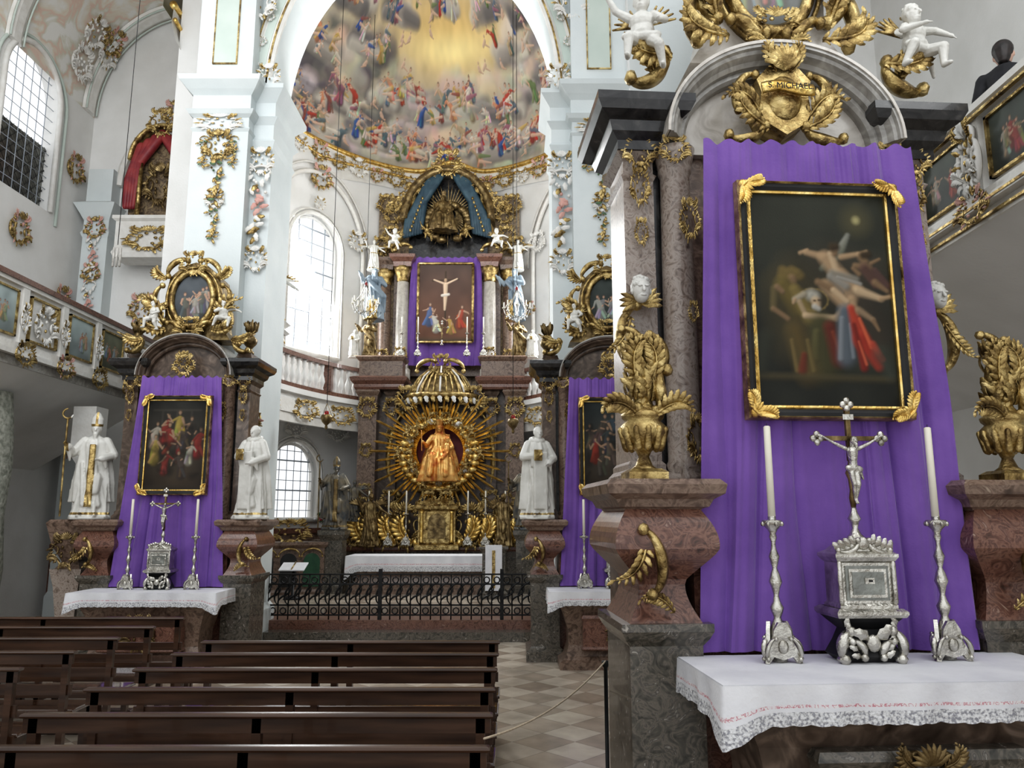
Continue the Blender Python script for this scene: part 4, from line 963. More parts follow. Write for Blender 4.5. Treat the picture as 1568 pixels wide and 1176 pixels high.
for gx,gy,nn in groups:
    sc=1.45 if gy>-3.2 else 1.1
    for k in range(10): stroke(I,X,Y,gx+rn.uniform(-1.4,1.4),gy+.25+rn.uniform(-.2,.25),gx+rn.uniform(-1.4,1.4),gy+.4,.36,.28,rn.choice(((.14,.13,.13),(.32,.29,.26),(.52,.48,.42),(.22,.20,.18))),.75,.7,.5)
    for k in range(nn):
        x=gx+rn.uniform(-1.3,1.3); y=gy+rn.uniform(-.42,.34); h=rn.uniform(.45,.85)*sc
        pfig(I,X,Y,x,y,h,rn.choice(cols),(.54,.35,.25),rn,lean=rn.choice((-1,1))*rn.uniform(.3,1.5),a=.95)
        if rn.random()<.6:
            c=rn.choice(cols); d=rn.choice((-1,1)); stroke(I,X,Y,x,y,x+d*h*.5,y+rn.uniform(-.2,.2)*h,h*.12,h*.05,c,.9); stroke(I,X,Y,x,y+.2*h,x+d*h*.55,y+.3*h,h*.09,h*.04,(.58,.41,.31),.85)
clouds(40,.5,4.0,(-11,11),((.56,.52,.46),(.30,.28,.26),(.62,.58,.52)),.10,.25,.35)
for k in range(70):
    x=rn.uniform(-10,10); y=-rn.uniform(.7,5.5)
    if abs(x)<2.4 and -5<y<-4: continue
    stroke(I,X,Y,x,y,x+rn.uniform(-.2,.2),y+.12,.10,.08,(.54,.38,.29),.9); stroke(I,X,Y,x+.02,y-.14,x+.02,y-.13,.06,.06,(.50,.34,.25),.9); stroke(I,X,Y,x,y+.1,x+rn.choice((-1,1))*.25,y+.2,.05,.03,(.50,.34,.25),.9)
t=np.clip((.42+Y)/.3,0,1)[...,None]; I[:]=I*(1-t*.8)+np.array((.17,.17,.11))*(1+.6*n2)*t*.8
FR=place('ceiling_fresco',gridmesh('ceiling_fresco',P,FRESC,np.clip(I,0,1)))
b=B()
pts=[];ptsg=[];pb=[]
v=[];fc=[]
n=240
for i in range(n+1):
    p=D(-93+186*i/n); w=abs(sin(p*4.2)); crest=.35*math.exp(-(p/D(7))**2)
    z=11.45+crest
    v+=[wallP(p,z+.12,4.75,7.05),wallP(p,z,4.7,7.0),wallP(p,z-.18-.20*(1-w),4.72,7.02),wallP(p,z-.5-.30*(1-w),4.62,7.05)]
    pts.append(wallP(p,z+.10,4.72,7.0)); ptsg.append(wallP(p,z-.12-.20*(1-w),4.66,6.96))
for i in range(n):
    for k in range(3): fc.append((i*4+k,i*4+k+1,i*4+5+k,i*4+4+k))
b.add(v,fc,STUCCO); b.tube(pts,.07,GOLDB,8); b.tube(ptsg,.04,GOLDB,8); ORNP[0]=b.obj('trim_fresco_cornice')
for i in range(-14,15):
    p=D(6.3*i); x,y,_=wallP(p,0,4.62,6.9); orn((ME_ROC[i%3],ME_ROCS,ME_ROCP)[i%3],x,y,10.98+(.25 if i==0 else 0),.5 if i%2 else .38,-p)
ORNP[0]=None

# ------------------------------------------------------------------ high altar
HX,HY=-1.7,18.3
b=B()
b.box(-2.1,2.1,-.3,1.0,.45,1.25,DARKM); b.ring(-2.0,2.0,-.25,.9,[(.1,1.2),(.14,1.24),(.14,1.3),(.05,1.34)],REDM)
b.box(-2.0,2.0,.35,1.1,1.3,5.2,DBROWN)
for sg in (-1,1):
    for x0,x1,y0 in ((1.55,1.98,.0),(1.08,1.32,.12)):
        xs=sorted((sg*x0,sg*x1))
        b.ring(xs[0],xs[1],y0,.5,[(.05,1.34),(.05,1.9),(.02,1.95),(.06,2.0),(.06,2.05),(0,2.1),(0,4.6),(.03,4.65),(.0,4.7),(.02,4.85),(.08,4.95),(.06,5.0)],BROWNM if x0>1.5 else DBROWN)
    xm=sg*1.77
    for z_,s_ in ((4.35,.45),(3.4,.3),(2.4,.35),(1.45,.45)): b.M=T(xm,-.05,z_,s_); b.merge(ROC[1],Matrix()); b.M=Matrix()
    for z_,s_ in ((4.4,.4),(3.8,.25),(2.2,.4)): b.M=T(sg*1.2,.06,z_,s_); b.merge(ROC[2],Matrix()); b.M=Matrix()
    for x_,s_ in ((.75,.95),(1.15,.7),(1.55,.8),(1.9,.55)): b.M=T(sg*x_,-.35-.1*(x_<1),1.33,s_,0,.9*sg); b.merge(ROC[int(x_*4)%3],Matrix()); b.M=Matrix()
    for x_ in (.6,.95,1.3,1.6): b.acanthus((sg*x_,1.38),pi/2-sg*.8,.7,.2,GOLDB,y=-.5,curlend=sg*1.6)
    b.scroll((sg*.5,1.4),(sg*1.4,1.85),-sg*1.5,-sg*6,GOLDB,.08,S=True,y=-.4)
    b.scroll((sg*.95,4.45),(sg*1.0,2.5),-sg*.6,-sg*5,GOLD,.07,y=.2)
    b.ring(*sorted((sg*.95,sg*2.05)),-.05,.6,[(.02,5.0),(.05,5.05),(.05,5.12),(.12,5.2),(.14,5.28),(.05,5.32)],REDM)
    b.ring(*sorted((sg*.95,sg*2.0)),.0,.5,[(.0,5.3),(0,5.7),(.05,5.75),(.08,5.8),(.02,5.84)],BROWNM)
b.lathe((0,.1,4.75),[(.80,0),(.86,.04),(.82,.12),(.70,.35),(.5,.6),(.28,.78),(.1,.85)],GOLDD,28,1,.6)
for k in range(17):
    a=pi+pi*k/16; x=.84*cos(a); y=.1+.52*sin(a); b.M=T(x,y-.03,4.82,.25); b.leaf((0,0),-pi/2,.8,.22,GOLD if k%2 else STUCCO); b.M=Matrix()
    b.tube([(x*.98,y,4.8),(x*.9,.1+(y-.1)*.9,5.0),(x*.68,.1+(y-.1)*.68,5.3),(x*.3,.1+(y-.1)*.3,5.56)],.022,GOLD if k%4 else STUCCO,6)
b.tube([(.86*cos(pi+pi*k/30),.1+.54*sin(pi+pi*k/30),4.83) for k in range(31)],.06,GOLD,8)
for sg in (-1,1): b.scroll((sg*.12,5.62),(sg*.55,5.38),-sg*1.5,-sg*5,GOLD,.05,y=-.35)
b.M=T(0,-.3,5.3,.5); b.merge(ROC[0],Matrix()); b.M=Matrix()
for sg in (-1,1): b.M=T(sg*.78,-.2,4.5,.55); b.merge(ROC[2],Matrix()); b.M=Matrix()
b.arch((0,0,3.75),.62,.75,-.2,pi+.2,[(0,.2),(0,-.1),(.06,-.14),(.12,-.1),(.14,.2)],GOLD,30,True)
v=[(.62*cos(a),.33,3.7+.85*sin(a)) for a in [2*pi*i/24 for i in range(24)]]; b.add(v,[tuple(range(24))[::-1]],REDD)
b.lathe((0,0,0),[(.3,2.45),(.4,2.55),(.5,2.6),(.4,2.68)],GOLD,16,1.3,.8)
b.ring(-.42,.42,-.65,-.1,[(.08,1.25),(.08,1.35),(0,1.4),(0,2.1),(.06,2.16),(.08,2.22),(-.05,2.3),(-.2,2.4)],GOLD)
b.poly([(-.2,1.5),(.2,1.5)]+[(.2*cos(pi*i/10),1.85+.2*sin(pi*i/10)) for i in range(11)],-.68,-.62,GOLDD)
for sg in (-1,1): b.lathe((sg*.34,-.68,1.4),[(.06,0),(.04,.05),(.045,.4),(.035,.65),(.06,.7)],GOLDB,10); b.M=T(sg*.2,-.7,2.2,.35); b.merge(ROC[1],Matrix()); b.M=Matrix()
b.obj('high_altar',(HX,HY,0))
b=B(); rn=random.Random(4)
for k in range(84):
    a=2*pi*k/84; L=(1.60,1.15,1.42,1.0,1.5,1.2)[k%6]*(.92 if abs(sin(a))>.8 else 1); w=.032; ca,sa=cos(a),sin(a); r0=.55
    b.add([(r0*ca+sa*w*.7,-.02,r0*sa-ca*w*.7),(r0*ca-sa*w*.7,-.02,r0*sa+ca*w*.7),(L*ca-sa*w*.9,-.10,L*sa+ca*w*.9),((L+.09)*ca,-.10,(L+.09)*sa),(L*ca+sa*w*.9,-.10,L*sa-ca*w*.9),(r0*ca,-.06,r0*sa),(L*ca,-.14,L*sa)],[(0,5,6,4),(5,1,2,6),(6,2,3),(4,6,3)],GOLDB,False)
for k in range(40):
    a=2*pi*k/40; rr=.68+.07*rn.random(); b.ell((rr*cos(a),-.12,rr*1.05*sin(a)),(.10,.08,.07),GOLDB if k%6 else STUCCO,8,6)
for k in range(20):
    a=-pi/2+(k-9.5)*.2; rr=.78; b.ell((rr*cos(a)*1.1,-.16,rr*sin(a)-.08),(.12,.09,.08),GOLDB,8,6)
for k in range(16):
    a=2*pi*k/16+.2; b.M=T(.75*cos(a),-.2,.78*sin(a)-.12,.26); b.merge(ROC[k%3],Matrix()); b.M=Matrix()
b.obj('sunburst_glory',(HX,HY-.15,3.5))
for k,(dx,dz) in enumerate(((-.62,-.45),(.62,-.45),(-.75,.35),(.75,.35),(-.35,-.85),(.35,-.85),(-.95,-.15),(.95,-.15))):
    place('gilded_cherub',(CG0,CG1)[k%2],(HX+dx,HY-.42,3.4+dz),None,dx*.6,.36)
place('madonna_statue',withmat(MAD,GOLDR),(HX,HY-.32,2.78),None,0,1.38)
DKF=pmat('dark_polychrome',duo((.06,.07,.08),(.20,.17,.12)),8,.4,.4)
for sg in (-1,1):
    place('angel_statue',withmat(FIG['angel'],GOLDD),(HX+sg*1.5,HY-.7,1.35),None,sg*-.4,1.15)
    place('angel_statue',withmat(FIG['angel'],DKF),(HX+sg*1.9,HY-.6,1.9),None,sg*-.4,.9)
    place('saint_statue',withmat(FIG['bishop'],DKF,GOLDD,gb),(HX+sg*2.0,HY-2.0,1.75),None,-sg*.2,1.35)
    b=B(); b.ring(-.22,.22,-.22,.22,[(.05,.45),(.05,.6),(0,.65),(0,1.5),(.06,1.62),(.06,1.71)],DARKM); b.obj('statue_pedestal',(HX+sg*2.0,HY-2.0,0))
b=B()
b.box(-1.9,1.9,.5,1.0,5.3,10.6,BROWNG)
b.box(-1.4,1.4,.2,.9,5.55,8.7,BROWNM)
for sg in (-1,1):
    for x,y,mm in ((1.12,-.1,PALEM),(1.62,.15,BROWNM)):
        b.lathe((sg*x,y,0),[(.24,5.3),(.24,5.65),(.19,5.7),(.21,5.78),(.17,5.85),(.165,7.1),(.15,8.0)],mm,18)
        b.lathe((sg*x,y,0),[(.15,7.95),(.17,8.0),(.16,8.07),(.22,8.25),(.25,8.35)],GOLD,14)
        b.ring(sg*x-.22,sg*x+.22,y-.22,.5,[(0,8.33),(.02,8.45),(.10,8.55),(.12,8.63),(0,8.67)],REDM if x<1.5 else BROWNM)
        b.scroll((sg*x-.2,8.78),(sg*x+.2,8.85),-1.6,-6,GOLD,.05,y=y-.15)
        b.M=T(sg*x,y-.2,5.85,.35); b.merge(ROC[0],Matrix()); b.M=Matrix()
    b.scroll((sg*1.65,8.9),(sg*1.05,10.7),-sg*.9,-sg*5,GOLD,.09,y=.1)
    for z_,x_ in ((9.2,1.55),(9.8,1.5),(10.1,1.7),(8.9,1.8)): b.M=T(sg*x_,.42,z_,.5); b.merge(ROC[1],Matrix()); b.M=Matrix()
    for k in range(7):
        x0=sg*(.15+.06*k); x1=sg*(.62+.07*k); b.cap((x0,.0,11.0-.03*k),(x1,-.05,10.2-.09*k),.09,.10,BLUED); b.cap((x1,-.05,10.2-.09*k),(x1+sg*.08,-.05,9.35-.02*k),.10,.06,BLUED)
    for k in range(10): b.M=T(sg*(.2+.14*k),-.05,11.05-.13*k,.32); b.merge(ROC[k%3],Matrix()); b.M=Matrix()
    for k in range(9): b.ell((sg*(.66+.075*k*.5),-.14,10.25-.11*k),(.035,.03,.05),GOLD,6,4)
b.arch((0,0,9.7),1.05,1.3,0,pi,[(0,.5),(0,-.15),(.1,-.2),(.2,-.1),(.2,.5)],GOLDD,30,True)
b.poly([(1.05*cos(pi*i/20),9.7+1.3*sin(pi*i/20)) for i in range(21)][::-1]+[(1.05,8.6),(-1.05,8.6)],.3,.5,BLACKM)
b.M=T(0,-.15,10.9,.7); b.merge(ROC[1],Matrix()); b.M=Matrix()
b.obj('high_altar_upper_retable',(HX,19.3,0))
b=B(); rn=random.Random(8)
for k in range(48):
    a=2*pi*k/48; L=(.95,.75,.85)[k%3]; w=.03; ca,sa=cos(a),sin(a)
    b.add([(.2*ca+sa*w,0,.2*sa-ca*w),(.2*ca-sa*w,0,.2*sa+ca*w),(L*ca,-.05,L*sa)],[(0,1,2)],GOLDD,False)
for k in range(26):
    a=rn.uniform(0,2*pi); b.ell((.55*cos(a),-.1,-.25+.5*sin(a)),(.15,.1,.1),GOLDD,8,6)
b.obj('trinity_glory',(HX,19.45,9.9))
place('trinity_statue',withmat(MAD,GOLDD),(HX-.1,19.1,9.3),None,.2,1.05)
place('gilded_cherub',CG0,(HX-.5,19.0,9.0),None,.3,.5); place('gilded_cherub',CG1,(HX+.5,19.0,9.0),None,-.3,.5)
curtain('purple_curtain',.90,1.0,5.75,8.62,0,(HX,19.15,0),3,.05,160,40,13)
b=B(); b.box(-.68,.68,-.03,.03,6.35,8.4,BLACK)
for z in (6.33,8.40): b.tube([(-.70,-.04,z),(.70,-.04,z)],.035,GOLD,6)
for x in (-.70,.70): b.tube([(x,-.04,6.33),(x,-.04,8.40)],.035,GOLD,6)
o=b.obj('high_altar_painting',(HX,19.02,0)); panel('canvas',1.34,2.02,p_cruc,110,o,(0,-.034,7.37))
for sg in (-1,1):
    place('saint_statue',BLS,(HX+sg*1.78,18.85,6.9),None,-sg*.4,1.35); place('saint_statue',G['saint'],(HX+sg*1.85,18.7,5.88),None,sg*.3,1.0)
    place('angel_statue',W['angel'],(HX+sg*1.85,18.9,8.2),None,-sg*.3,.8); place('saint_statue',W['monk'],(HX+sg*2.2,18.6,5.86),None,0,.7)
    place('cherub_statue',(CW0,CW1)[sg>0],(HX+sg*1.3,18.8,8.68),None,sg*.4,.6)
    place('cherub_statue',(CW0,CW1)[sg>0],(HX+sg*3.35,16.0,5.52),None,-sg*.4,.7)
    place('angel_statue',W['angel'],(HX+sg*2.95,14.6,5.75),None,-sg*.7,1.15)
    b=B(); b.ring(-.2,.2,-.2,.2,[(0,5.5),(.05,5.55),(-.05,5.62),(.06,5.72)],STUCCO); b.obj('statue_bracket',(HX+sg*2.95,14.6,0))
for x in (-1.0,-.6,.6,1.0): place('candlestick',CAND,(HX+x,18.35,5.84),None,0,.8)
place('altar_crucifix',CRU,(HX,18.2,5.6),None,0,.8)
for x in (-1.55,-1.1,-.7,.7,1.1,1.55): place('candlestick',CAND,(HX+x,HY-.6,1.34),None,0,1.0)
b=B(); b.ring(-1.45,1.45,-.45,.35,[(.05,.45),(.05,.55),(-.05,.65),(-.1,.8),(-.02,1.05),(.05,1.12),(.05,1.18)],BROWNM); b.obj('high_altar_mensa',(HX-.1,16.4,0))
altar_cloth(1.55,-.55,.4,1.2,(HX-.1,16.4,0),.3)
b=B(); b.ring(-.22,.22,-.2,.2,[(.05,.45),(.05,.55),(0,.6),(0,1.3),(.06,1.38),(.06,1.42)],DARKM); b.box(-.16,.16,-.27,-.21,.6,1.45,LINEN); b.box(-.03,.03,-.28,-.27,.65,1.35,GOLD); b.obj('lectern',(HX+1.35,15.3,0))
b=B(); b.lathe((0,0,.45),[(.18,0),(.16,.04),(.03,.08),(.03,.55)],IRON,10)
b.add([(-.24,-.16,.98),(.24,-.16,.98),(.24,.16,1.10),(-.24,.16,1.10),(-.24,-.16,1.0),(.24,-.16,1.0),(.24,.16,1.12),(-.24,.16,1.12)],[(0,3,2,1),(4,5,6,7),(0,1,5,4),(2,3,7,6),(1,2,6,5),(3,0,4,7)],LINEN,False)
b.tube([(0,-.15,1.01),(0,.15,1.13)],.012,GOLD,5); b.obj('book_stand',(-4.15,15.0,0))

b=B(); y=13.3; x0,x1=-4.25,.85
for z in (.36,.52,.86,1.02): b.box(x0,x1,y-.015,y+.015,z,z+.025,IRON)
x=x0;k=0
while x<x1:
    b.tube([(x,y,.3),(x,y,1.03)],.011,IRON,4)
    if k%12==0: b.box(x-.03,x+.03,y-.03,y+.03,.3,1.12,IRON)
    for s_ in (-1,1): b.scroll((x+.0,.54),(x+.17,.84),s_*2,s_*9,IRON,.016,S=s_>0,y=y,n=14)
    b.tube([(x+.085+.05*cos(a),y,.44+.05*sin(a)) for a in [i*pi/4 for i in range(8)]],.011,IRON,4,True)
    b.tube([(x+.085+.05*cos(a),y,.94+.05*sin(a)) for a in [i*pi/4 for i in range(8)]],.011,IRON,4,True)
    x+=.17;k+=1
b.obj('altar_rail')
b=B(); b.ring(-.7,.7,-.2,.2,[(.03,.45),(.03,.5),(0,.55),(0,1.35),(.06,1.42),(.06,1.48)],BROWNM); 
for x in (-.45,.0,.45): b.poly([(x-.16,.6),(x+.16,.6)]+[(x+.16*cos(pi*i/8),1.1+.16*sin(pi*i/8)) for i in range(9)],-.24,-.2,TEAL if x>0 else BLACK); b.scroll((x-.2,1.2),(x+.2,1.2),-2,-6,GOLD,.02,y=-.25)
b.M=T(0,-.1,1.48,.45,0,1.8); b.merge(ROC[0],Matrix()); b.M=Matrix(); b.obj('credence_cabinet',(-4.55,16.0,0),None,.35)
b=B(); b.lathe((0,0,0),[(.08,0),(.05,.04),(.1,.16),(.07,.26),(.09,.3)],PLASTER,12); rn=random.Random(6)
for k in range(46):
    a=rn.uniform(0,6.28);e=rn.uniform(.2,1.5);r_=rn.uniform(.12,.28); p=(r_*cos(a)*cos(e),r_*sin(a)*cos(e),.34+r_*1.2*sin(e)); b.ell(p,(.035,.035,.03),rn.choice((LINEN,LINEN,REDD,GREEN)),6,4); b.tube([(0,0,.28),p],.005,GREEN,4)
b.obj('flower_vase',(-4.0,16.8,1.5))
b=B(); b.ring(-.2,.2,-.2,.2,[(.03,.45),(.03,.5),(0,.55),(0,1.4),(.04,1.46),(.04,1.5)],BROWNM); b.obj('flower_stand',(-4.0,16.8,0))

def lamp(x,y,z,top=13.0):
    b=B(); b.tube([(0,0,.25),(0,0,top-z)],.006,BLACK,4); b.lathe((0,0,0),[(.01,-.22),(.03,-.18),(.02,-.14),(.08,-.08),(.11,0),(.09,.05),(.05,.06)],GOLDD,12); b.lathe((0,0,.04),[(.035,0),(.04,.05),(.035,.08)],REDG,10)
    for k in range(3): a=k*2.09; b.tube([(.1*cos(a),.1*sin(a),.02),(.03*cos(a),.03*sin(a),.2),(0,0,.26)],.005,GOLDD,4)
    b.obj('sanctuary_lamp',(x,y,z))
lamp(-3.35,13.8,3.75); lamp(.02,14.0,3.7)
def chand(x,y,z,top=13.0):
    b=B(); b.tube([(0,0,.5),(0,0,top-z)],.006,BLACK,4); b.lathe((0,0,0),[(.02,-.3),(.05,-.25),(.02,-.2),(.03,0),(.06,.08),(.02,.2),(.03,.35),(.01,.5)],CRYST,10)
    for k in range(8):
        a=k*pi/4; c,s_=cos(a),sin(a); b.tube([(0,0,-.15),(.12*c,.12*s_,-.22),(.24*c,.24*s_,-.12),(.27*c,.27*s_,0)],.009,SILVER,5); b.lathe((.27*c,.27*s_,0),[(.03,0),(.035,.02),(.012,.03),(.012,.13)],WAX,6)
        for q in range(4): b.ell((.07*q*c,.07*q*s_,-.26+.03*q),(.014,.014,.03),CRYST,5,4)
        b.tube([(.25*c,.25*s_,0),(.1*c,.1*s_,.2),(0,0,.45)],.006,SILVER,4)
    b.ell((0,0,.42),(.03,.03,.05),REDG); b.obj('crystal_chandelier',(x,y,z))
chand(-3.05,15.5,6.35); chand(.1,15.5,6.25)
b=B(); b.tube([(0,0,0),(0,0,9)],.006,BLACK,4)
for k in range(3): b.cap(((k-1)*.05,0,-.33),((k-1)*.05,0,-.05),.018,.018,GREYM)
b.obj('hanging_microphone',(-5.9,11.0,6.0))

# ------------------------------------------------------------------ left side: wall, gallery, vault
b=B()
WX=-9.6; wy0,wy1,wz0,wz1=13.3,15.1,8.2,11.35
b.box(WX-.3,WX,-2,wy0,0,14,PLASTER); b.box(WX-.3,WX,wy1,17,0,14,PLASTER); b.box(WX-.3,WX,wy0,wy1,0,wz0,PLASTER)
r=.9; ym=(wy0+wy1)/2; zs=wz1-r
v=[];fc=[]
for i in range(25):
    a=pi*i/24; yy=ym+r*cos(a); z=zs+r*sin(a); v+=[(WX,yy,z),(WX,yy,14),(WX-.3,yy,z)]
for i in range(24): fc+=[(i*3,i*3+1,i*3+4,i*3+3),(i*3,i*3+3,i*3+5,i*3+2)]
b.add(v,fc,PLASTER,False); WLEFT=b.obj('wall_left')
b=B()
out=[(wy0,wz0),(wy0,zs)]+[(ym-r*cos(pi*i/16),zs+r*sin(pi*i/16)) for i in range(1,16)]+[(wy1,zs),(wy1,wz0)]
b.tube([(WX+.03,y,z) for y,z in out],.06,STUCCO,6)
b.tube([(WX+.03,ym+(y-ym)*1.25,zs+(z-zs)*1.1) for y,z in out],.035,PANELG,6)
for i in range(1,7): 
    yy=wy0+1.8*i/7; b.tube([(WX-.12,yy,wz0),(WX-.12,yy,zs+math.sqrt(max(0,r*r-(yy-ym)**2)))],.010,WINB,4)
for j in range(1,13):
    z=wz0+j*.25; h=r if z<zs else math.sqrt(max(0,r*r-(z-zs)**2)); b.tube([(WX-.12,ym-h,z),(WX-.12,ym+h,z)],.009,WINB,4)
b.box(WX-.16,WX-.10,wy0,wy1,wz0,wz0+.05,WINB); b.obj('window_5')
b=B(); b.box(WX-.22,WX-.20,wy0,wy1,wz0,wz0+1.4,SILVERD)
for i in range(-8,14):
    ya,za=wy0+.22*i,wz0; yb,zb=ya+1.4,wz0+1.4
    if ya<wy0: za+=wy0-ya; ya=wy0
    if yb>wy1: zb-=yb-wy1; yb=wy1
    if yb>ya: 
        b.tube([(WX-.18,ya,za),(WX-.18,yb,zb)],.006,BLACK,4); b.tube([(WX-.18,wy0+wy1-ya,za),(WX-.18,wy0+wy1-yb,zb)],.006,BLACK,4)
b.obj('window_lattice_screen')
b=B(); BY=16.4
b.box(-9.6,-5.9,BY,BY+.3,0,14,PLASTER); b.box(-9.6,-5.9,BY-.06,BY,0,1.3,REDM); b.box(-9.6,-5.9,BY-.1,BY,1.3,1.42,REDM)
b.ring(-9.4,-8.85,BY-.35,BY,[(.04,0),(.04,.4),(0,.5),(0,8.0),(.04,8.1),(0,8.2),(0,8.4),(.1,8.6),(.18,8.75),(.0,8.85),(0,9.6)],PILLAR)
b.box(-6.36,-5.36,13.4,BY,0,14,PLASTER)
b.arch((-7.75,BY-.06,9.3),1.0,1.4,0,pi,[(0,0),(0,-.1),(.08,-.14),(.16,-.08),(.2,0)],STUCCO,30)
WBL=b.obj('wall_back_left')
b=B(); b.ring(-.75,.75,-.25,.3,[(0,-.3),(.04,-.2),(0,-.1),(0,.5),(.06,.55),(.06,.62)],STUCCO)
b.box(-.7,.7,.1,.3,.62,2.6,BROWNG)
b.arch((0,-.05,2.0),.62,.75,0,pi,[(0,.2),(0,-.05),(.05,-.1),(.1,-.04),(.1,.2)],GOLD,20,True)
for sg in (-1,1):
    for k in range(4): b.cap((sg*.15*k,-.05,2.6-.1*k),(sg*(.45+.07*k),-.08,1.9-.15*k),.10,.10,REDD); b.cap((sg*(.45+.07*k),-.08,1.9-.15*k),(sg*(.5+.06*k),-.08,.9),.10,.06,REDD)
    b.tube([(sg*.4,-.1,.62),(sg*.4,-.1,1.9)],.05,GOLD,8)
b.M=T(0,-.12,2.55,.6); b.merge(ROC[0],Matrix()); b.M=T(0,-.3,-.15,.5,0,2); b.merge(ROC[1],Matrix()); b.M=T(0,.0,1.0,.9,0,.7); b.merge(ROCD,Matrix()); b.M=Matrix()
b.obj('private_balcony',(-7.7,15.85,7.7))
def gallery(x,y0,y1,face,name,xwall,sz=1.0,zt=5.54):
    b=B(); s_=face
    MZ=Matrix.Translation((0,0,zt))@Matrix.Diagonal((1,1,sz,1))@Matrix.Translation((0,0,-5.54))
    fx=lambda d: x+s_*d
    def bx(d0,d1,ya,yb,z0,z1,m): b.box(*sorted((fx(d0),fx(d1))),ya,yb,z0,z1,m)
    b.M=MZ
    bx(-.15,0,y0,y1,4.5,5.4,PLASTER); bx(-.18,.06,y0,y1,5.4,5.46,STUCCO); bx(-.2,.09,y0,y1,5.46,5.54,REDM if s_>0 else STUCCO)
    bx(-.15,.05,y0,y1,4.42,4.55,STUCCO); bx(-.15,.12,y0,y1,4.34,4.42,STUCCO); bx(-.1,.03,y0,y1,4.2,4.34,GREYM if s_>0 else STUCCO)
    if s_<0:
        bx(.06,.10,y0,y1,5.38,5.41,GOLD); bx(.10,.13,y0,y1,4.36,4.39,GOLD); bx(.03,.06,y0,y1,4.24,4.27,GOLD)
    b.box(*sorted((fx(-.1),xwall)),y0,y1,4.3,4.5,PLASTER)
    v=[];fc=[]
    for i in range(9):
        a=pi/2*i/8; xx=x+(xwall-x)*(1-cos(a)); z=4.2-1.3*(1-cos(a)) ; v+=[(xx,y0,z),(xx,y1,z)]
    for i in range(8): fc.append((2*i,2*i+1,2*i+3,2*i+2))
    b.add(v,fc,PLASTER)
    L=1.05; n=int((y1-y0)/L)
    for k in range(n):
        ya=y0+k*L; bx(0,.05,ya,ya+.14,4.5,5.42,STUCCO)
        for z in (4.62,5.3): b.box(*sorted((fx(.0),fx(.045))),ya+.22,ya+L-.08,z,z+.03,GOLD)
        for yy in (ya+.22,ya+L-.11): b.box(*sorted((fx(.0),fx(.045))),yy,yy+.03,4.62,5.33,GOLD)
        b.M=MZ@T(fx(.06),ya+.07,4.75,.4,s_*pi/2,.5); b.merge(ROCS,Matrix())
        if s_<0: b.M=MZ@T(fx(.10),ya+.07,4.55,.8,s_*pi/2,.35); b.merge(ROCS,Matrix())
        b.M=MZ@T(fx(.12),ya+.07,4.22,.34,s_*pi/2,1.4); b.merge(ROCP if k%2 else ROC[0],Matrix()); b.M=MZ
    b.M=Matrix(); o=b.obj(name)
    ORNP[0]=o
    for k in range(n):
        ya=y0+k*L; yc=ya+(.22+L-.08)/2
        if k%3==1 and face>0:
            orn(ME_ROCS,fx(.05),yc,4.68,.55,s_*pi/2); continue
        panel('gallery_painting',L-.34,.64*sz,p_small(20+k+int(face*5),[(.3,.35,.38),(.4,.3,.2),(.25,.3,.2),(.4,.15,.1)] if face>0 else [(.2,.16,.1),(.25,.06,.05),(.3,.27,.22)],(.34,.40,.40) if (face>0 and k%2) else ((.16,.17,.12) if face>0 else (.07,.08,.07))),60,o,(fx(.02),yc,zt-(5.54-4.98)*sz),None,False,s_*pi/2)
    ORNP[0]=None
gallery(-7.4,7.0,15.5,1,'left_gallery',-9.6)
gallery(4.05,3.0,11.9,-1,'right_gallery',6.2,.78,5.50)
def vault(x0,x1,y0,y1,zs,rise,name,seed):
    nx_,ny_=80,60; t=np.linspace(0,pi,nx_); ys=np.linspace(y0,y1,ny_); TT,YY=np.meshgrid(t,ys)
    Xc=(x0+x1)/2; XX=Xc-(x1-x0)/2*np.cos(TT); ZZ=zs+rise*np.sin(TT)
    ORNP[0]=place(name,gridmesh(name,np.stack([XX,YY,ZZ],-1),CREAMF))
    rn=random.Random(seed)
    for i in range(40):
        a=rn.uniform(.15,pi-.15); yy=rn.uniform(y0+.5,y1-.3); x=Xc+((x1-x0)/2-.12)*cos(a); z=zs+(rise-.12)*sin(a)
        o=orn(rn.choice((ME_ROCW,ME_ROCP,ME_ROCS,ME_ROCS)),x,yy,z,rn.uniform(.4,.8)); 
        nrm=Vector((-cos(a),0,-sin(a)*.9)).normalized(); o.rotation_euler=nrm.to_track_quat('-Y','Z').to_euler()
    ORNP[0]=None
    b=B()
    for yk in (y0+.2,y0+(y1-y0)/2,y1-.3):
        b.arch((Xc,yk,zs),(x1-x0)/2-.06,rise-.06,0,pi,[(0,-.2),(.05,-.22),(.06,.22),(0,.2),(-.04,.1),(-.04,-.1)],STUCCO,40); 
        for o_ in (-.2,.2): b.tube([(Xc+((x1-x0)/2-.1)*cos(a),yk+o_,zs+(rise-.1)*sin(a)) for a in [pi*i/40 for i in range(41)]],.02,PANELG,5)
    b.obj('trim_vault_ribs')
vault(-9.6,-5.3,10.5,16.4,11.0,2.6,'ceiling_left_vault',1)
vault(2.0,6.3,6.5,12.0,11.0,2.6,'ceiling_right_vault',2)
ORNP[0]=WLEFT
for (y,z,s_) in ((12.4,9.2,.7),(15.8,9.2,.6),(12.9,6.6,.7),(15.8,6.2,.6),(12.5,10.3,.5),(14.2,7.2,.6),(11.4,8,.6)): orn((ME_ROCP,ME_ROCS)[int(y*10)%2],WX+.05,y,z,s_,pi/2)
ORNP[0]=WBL
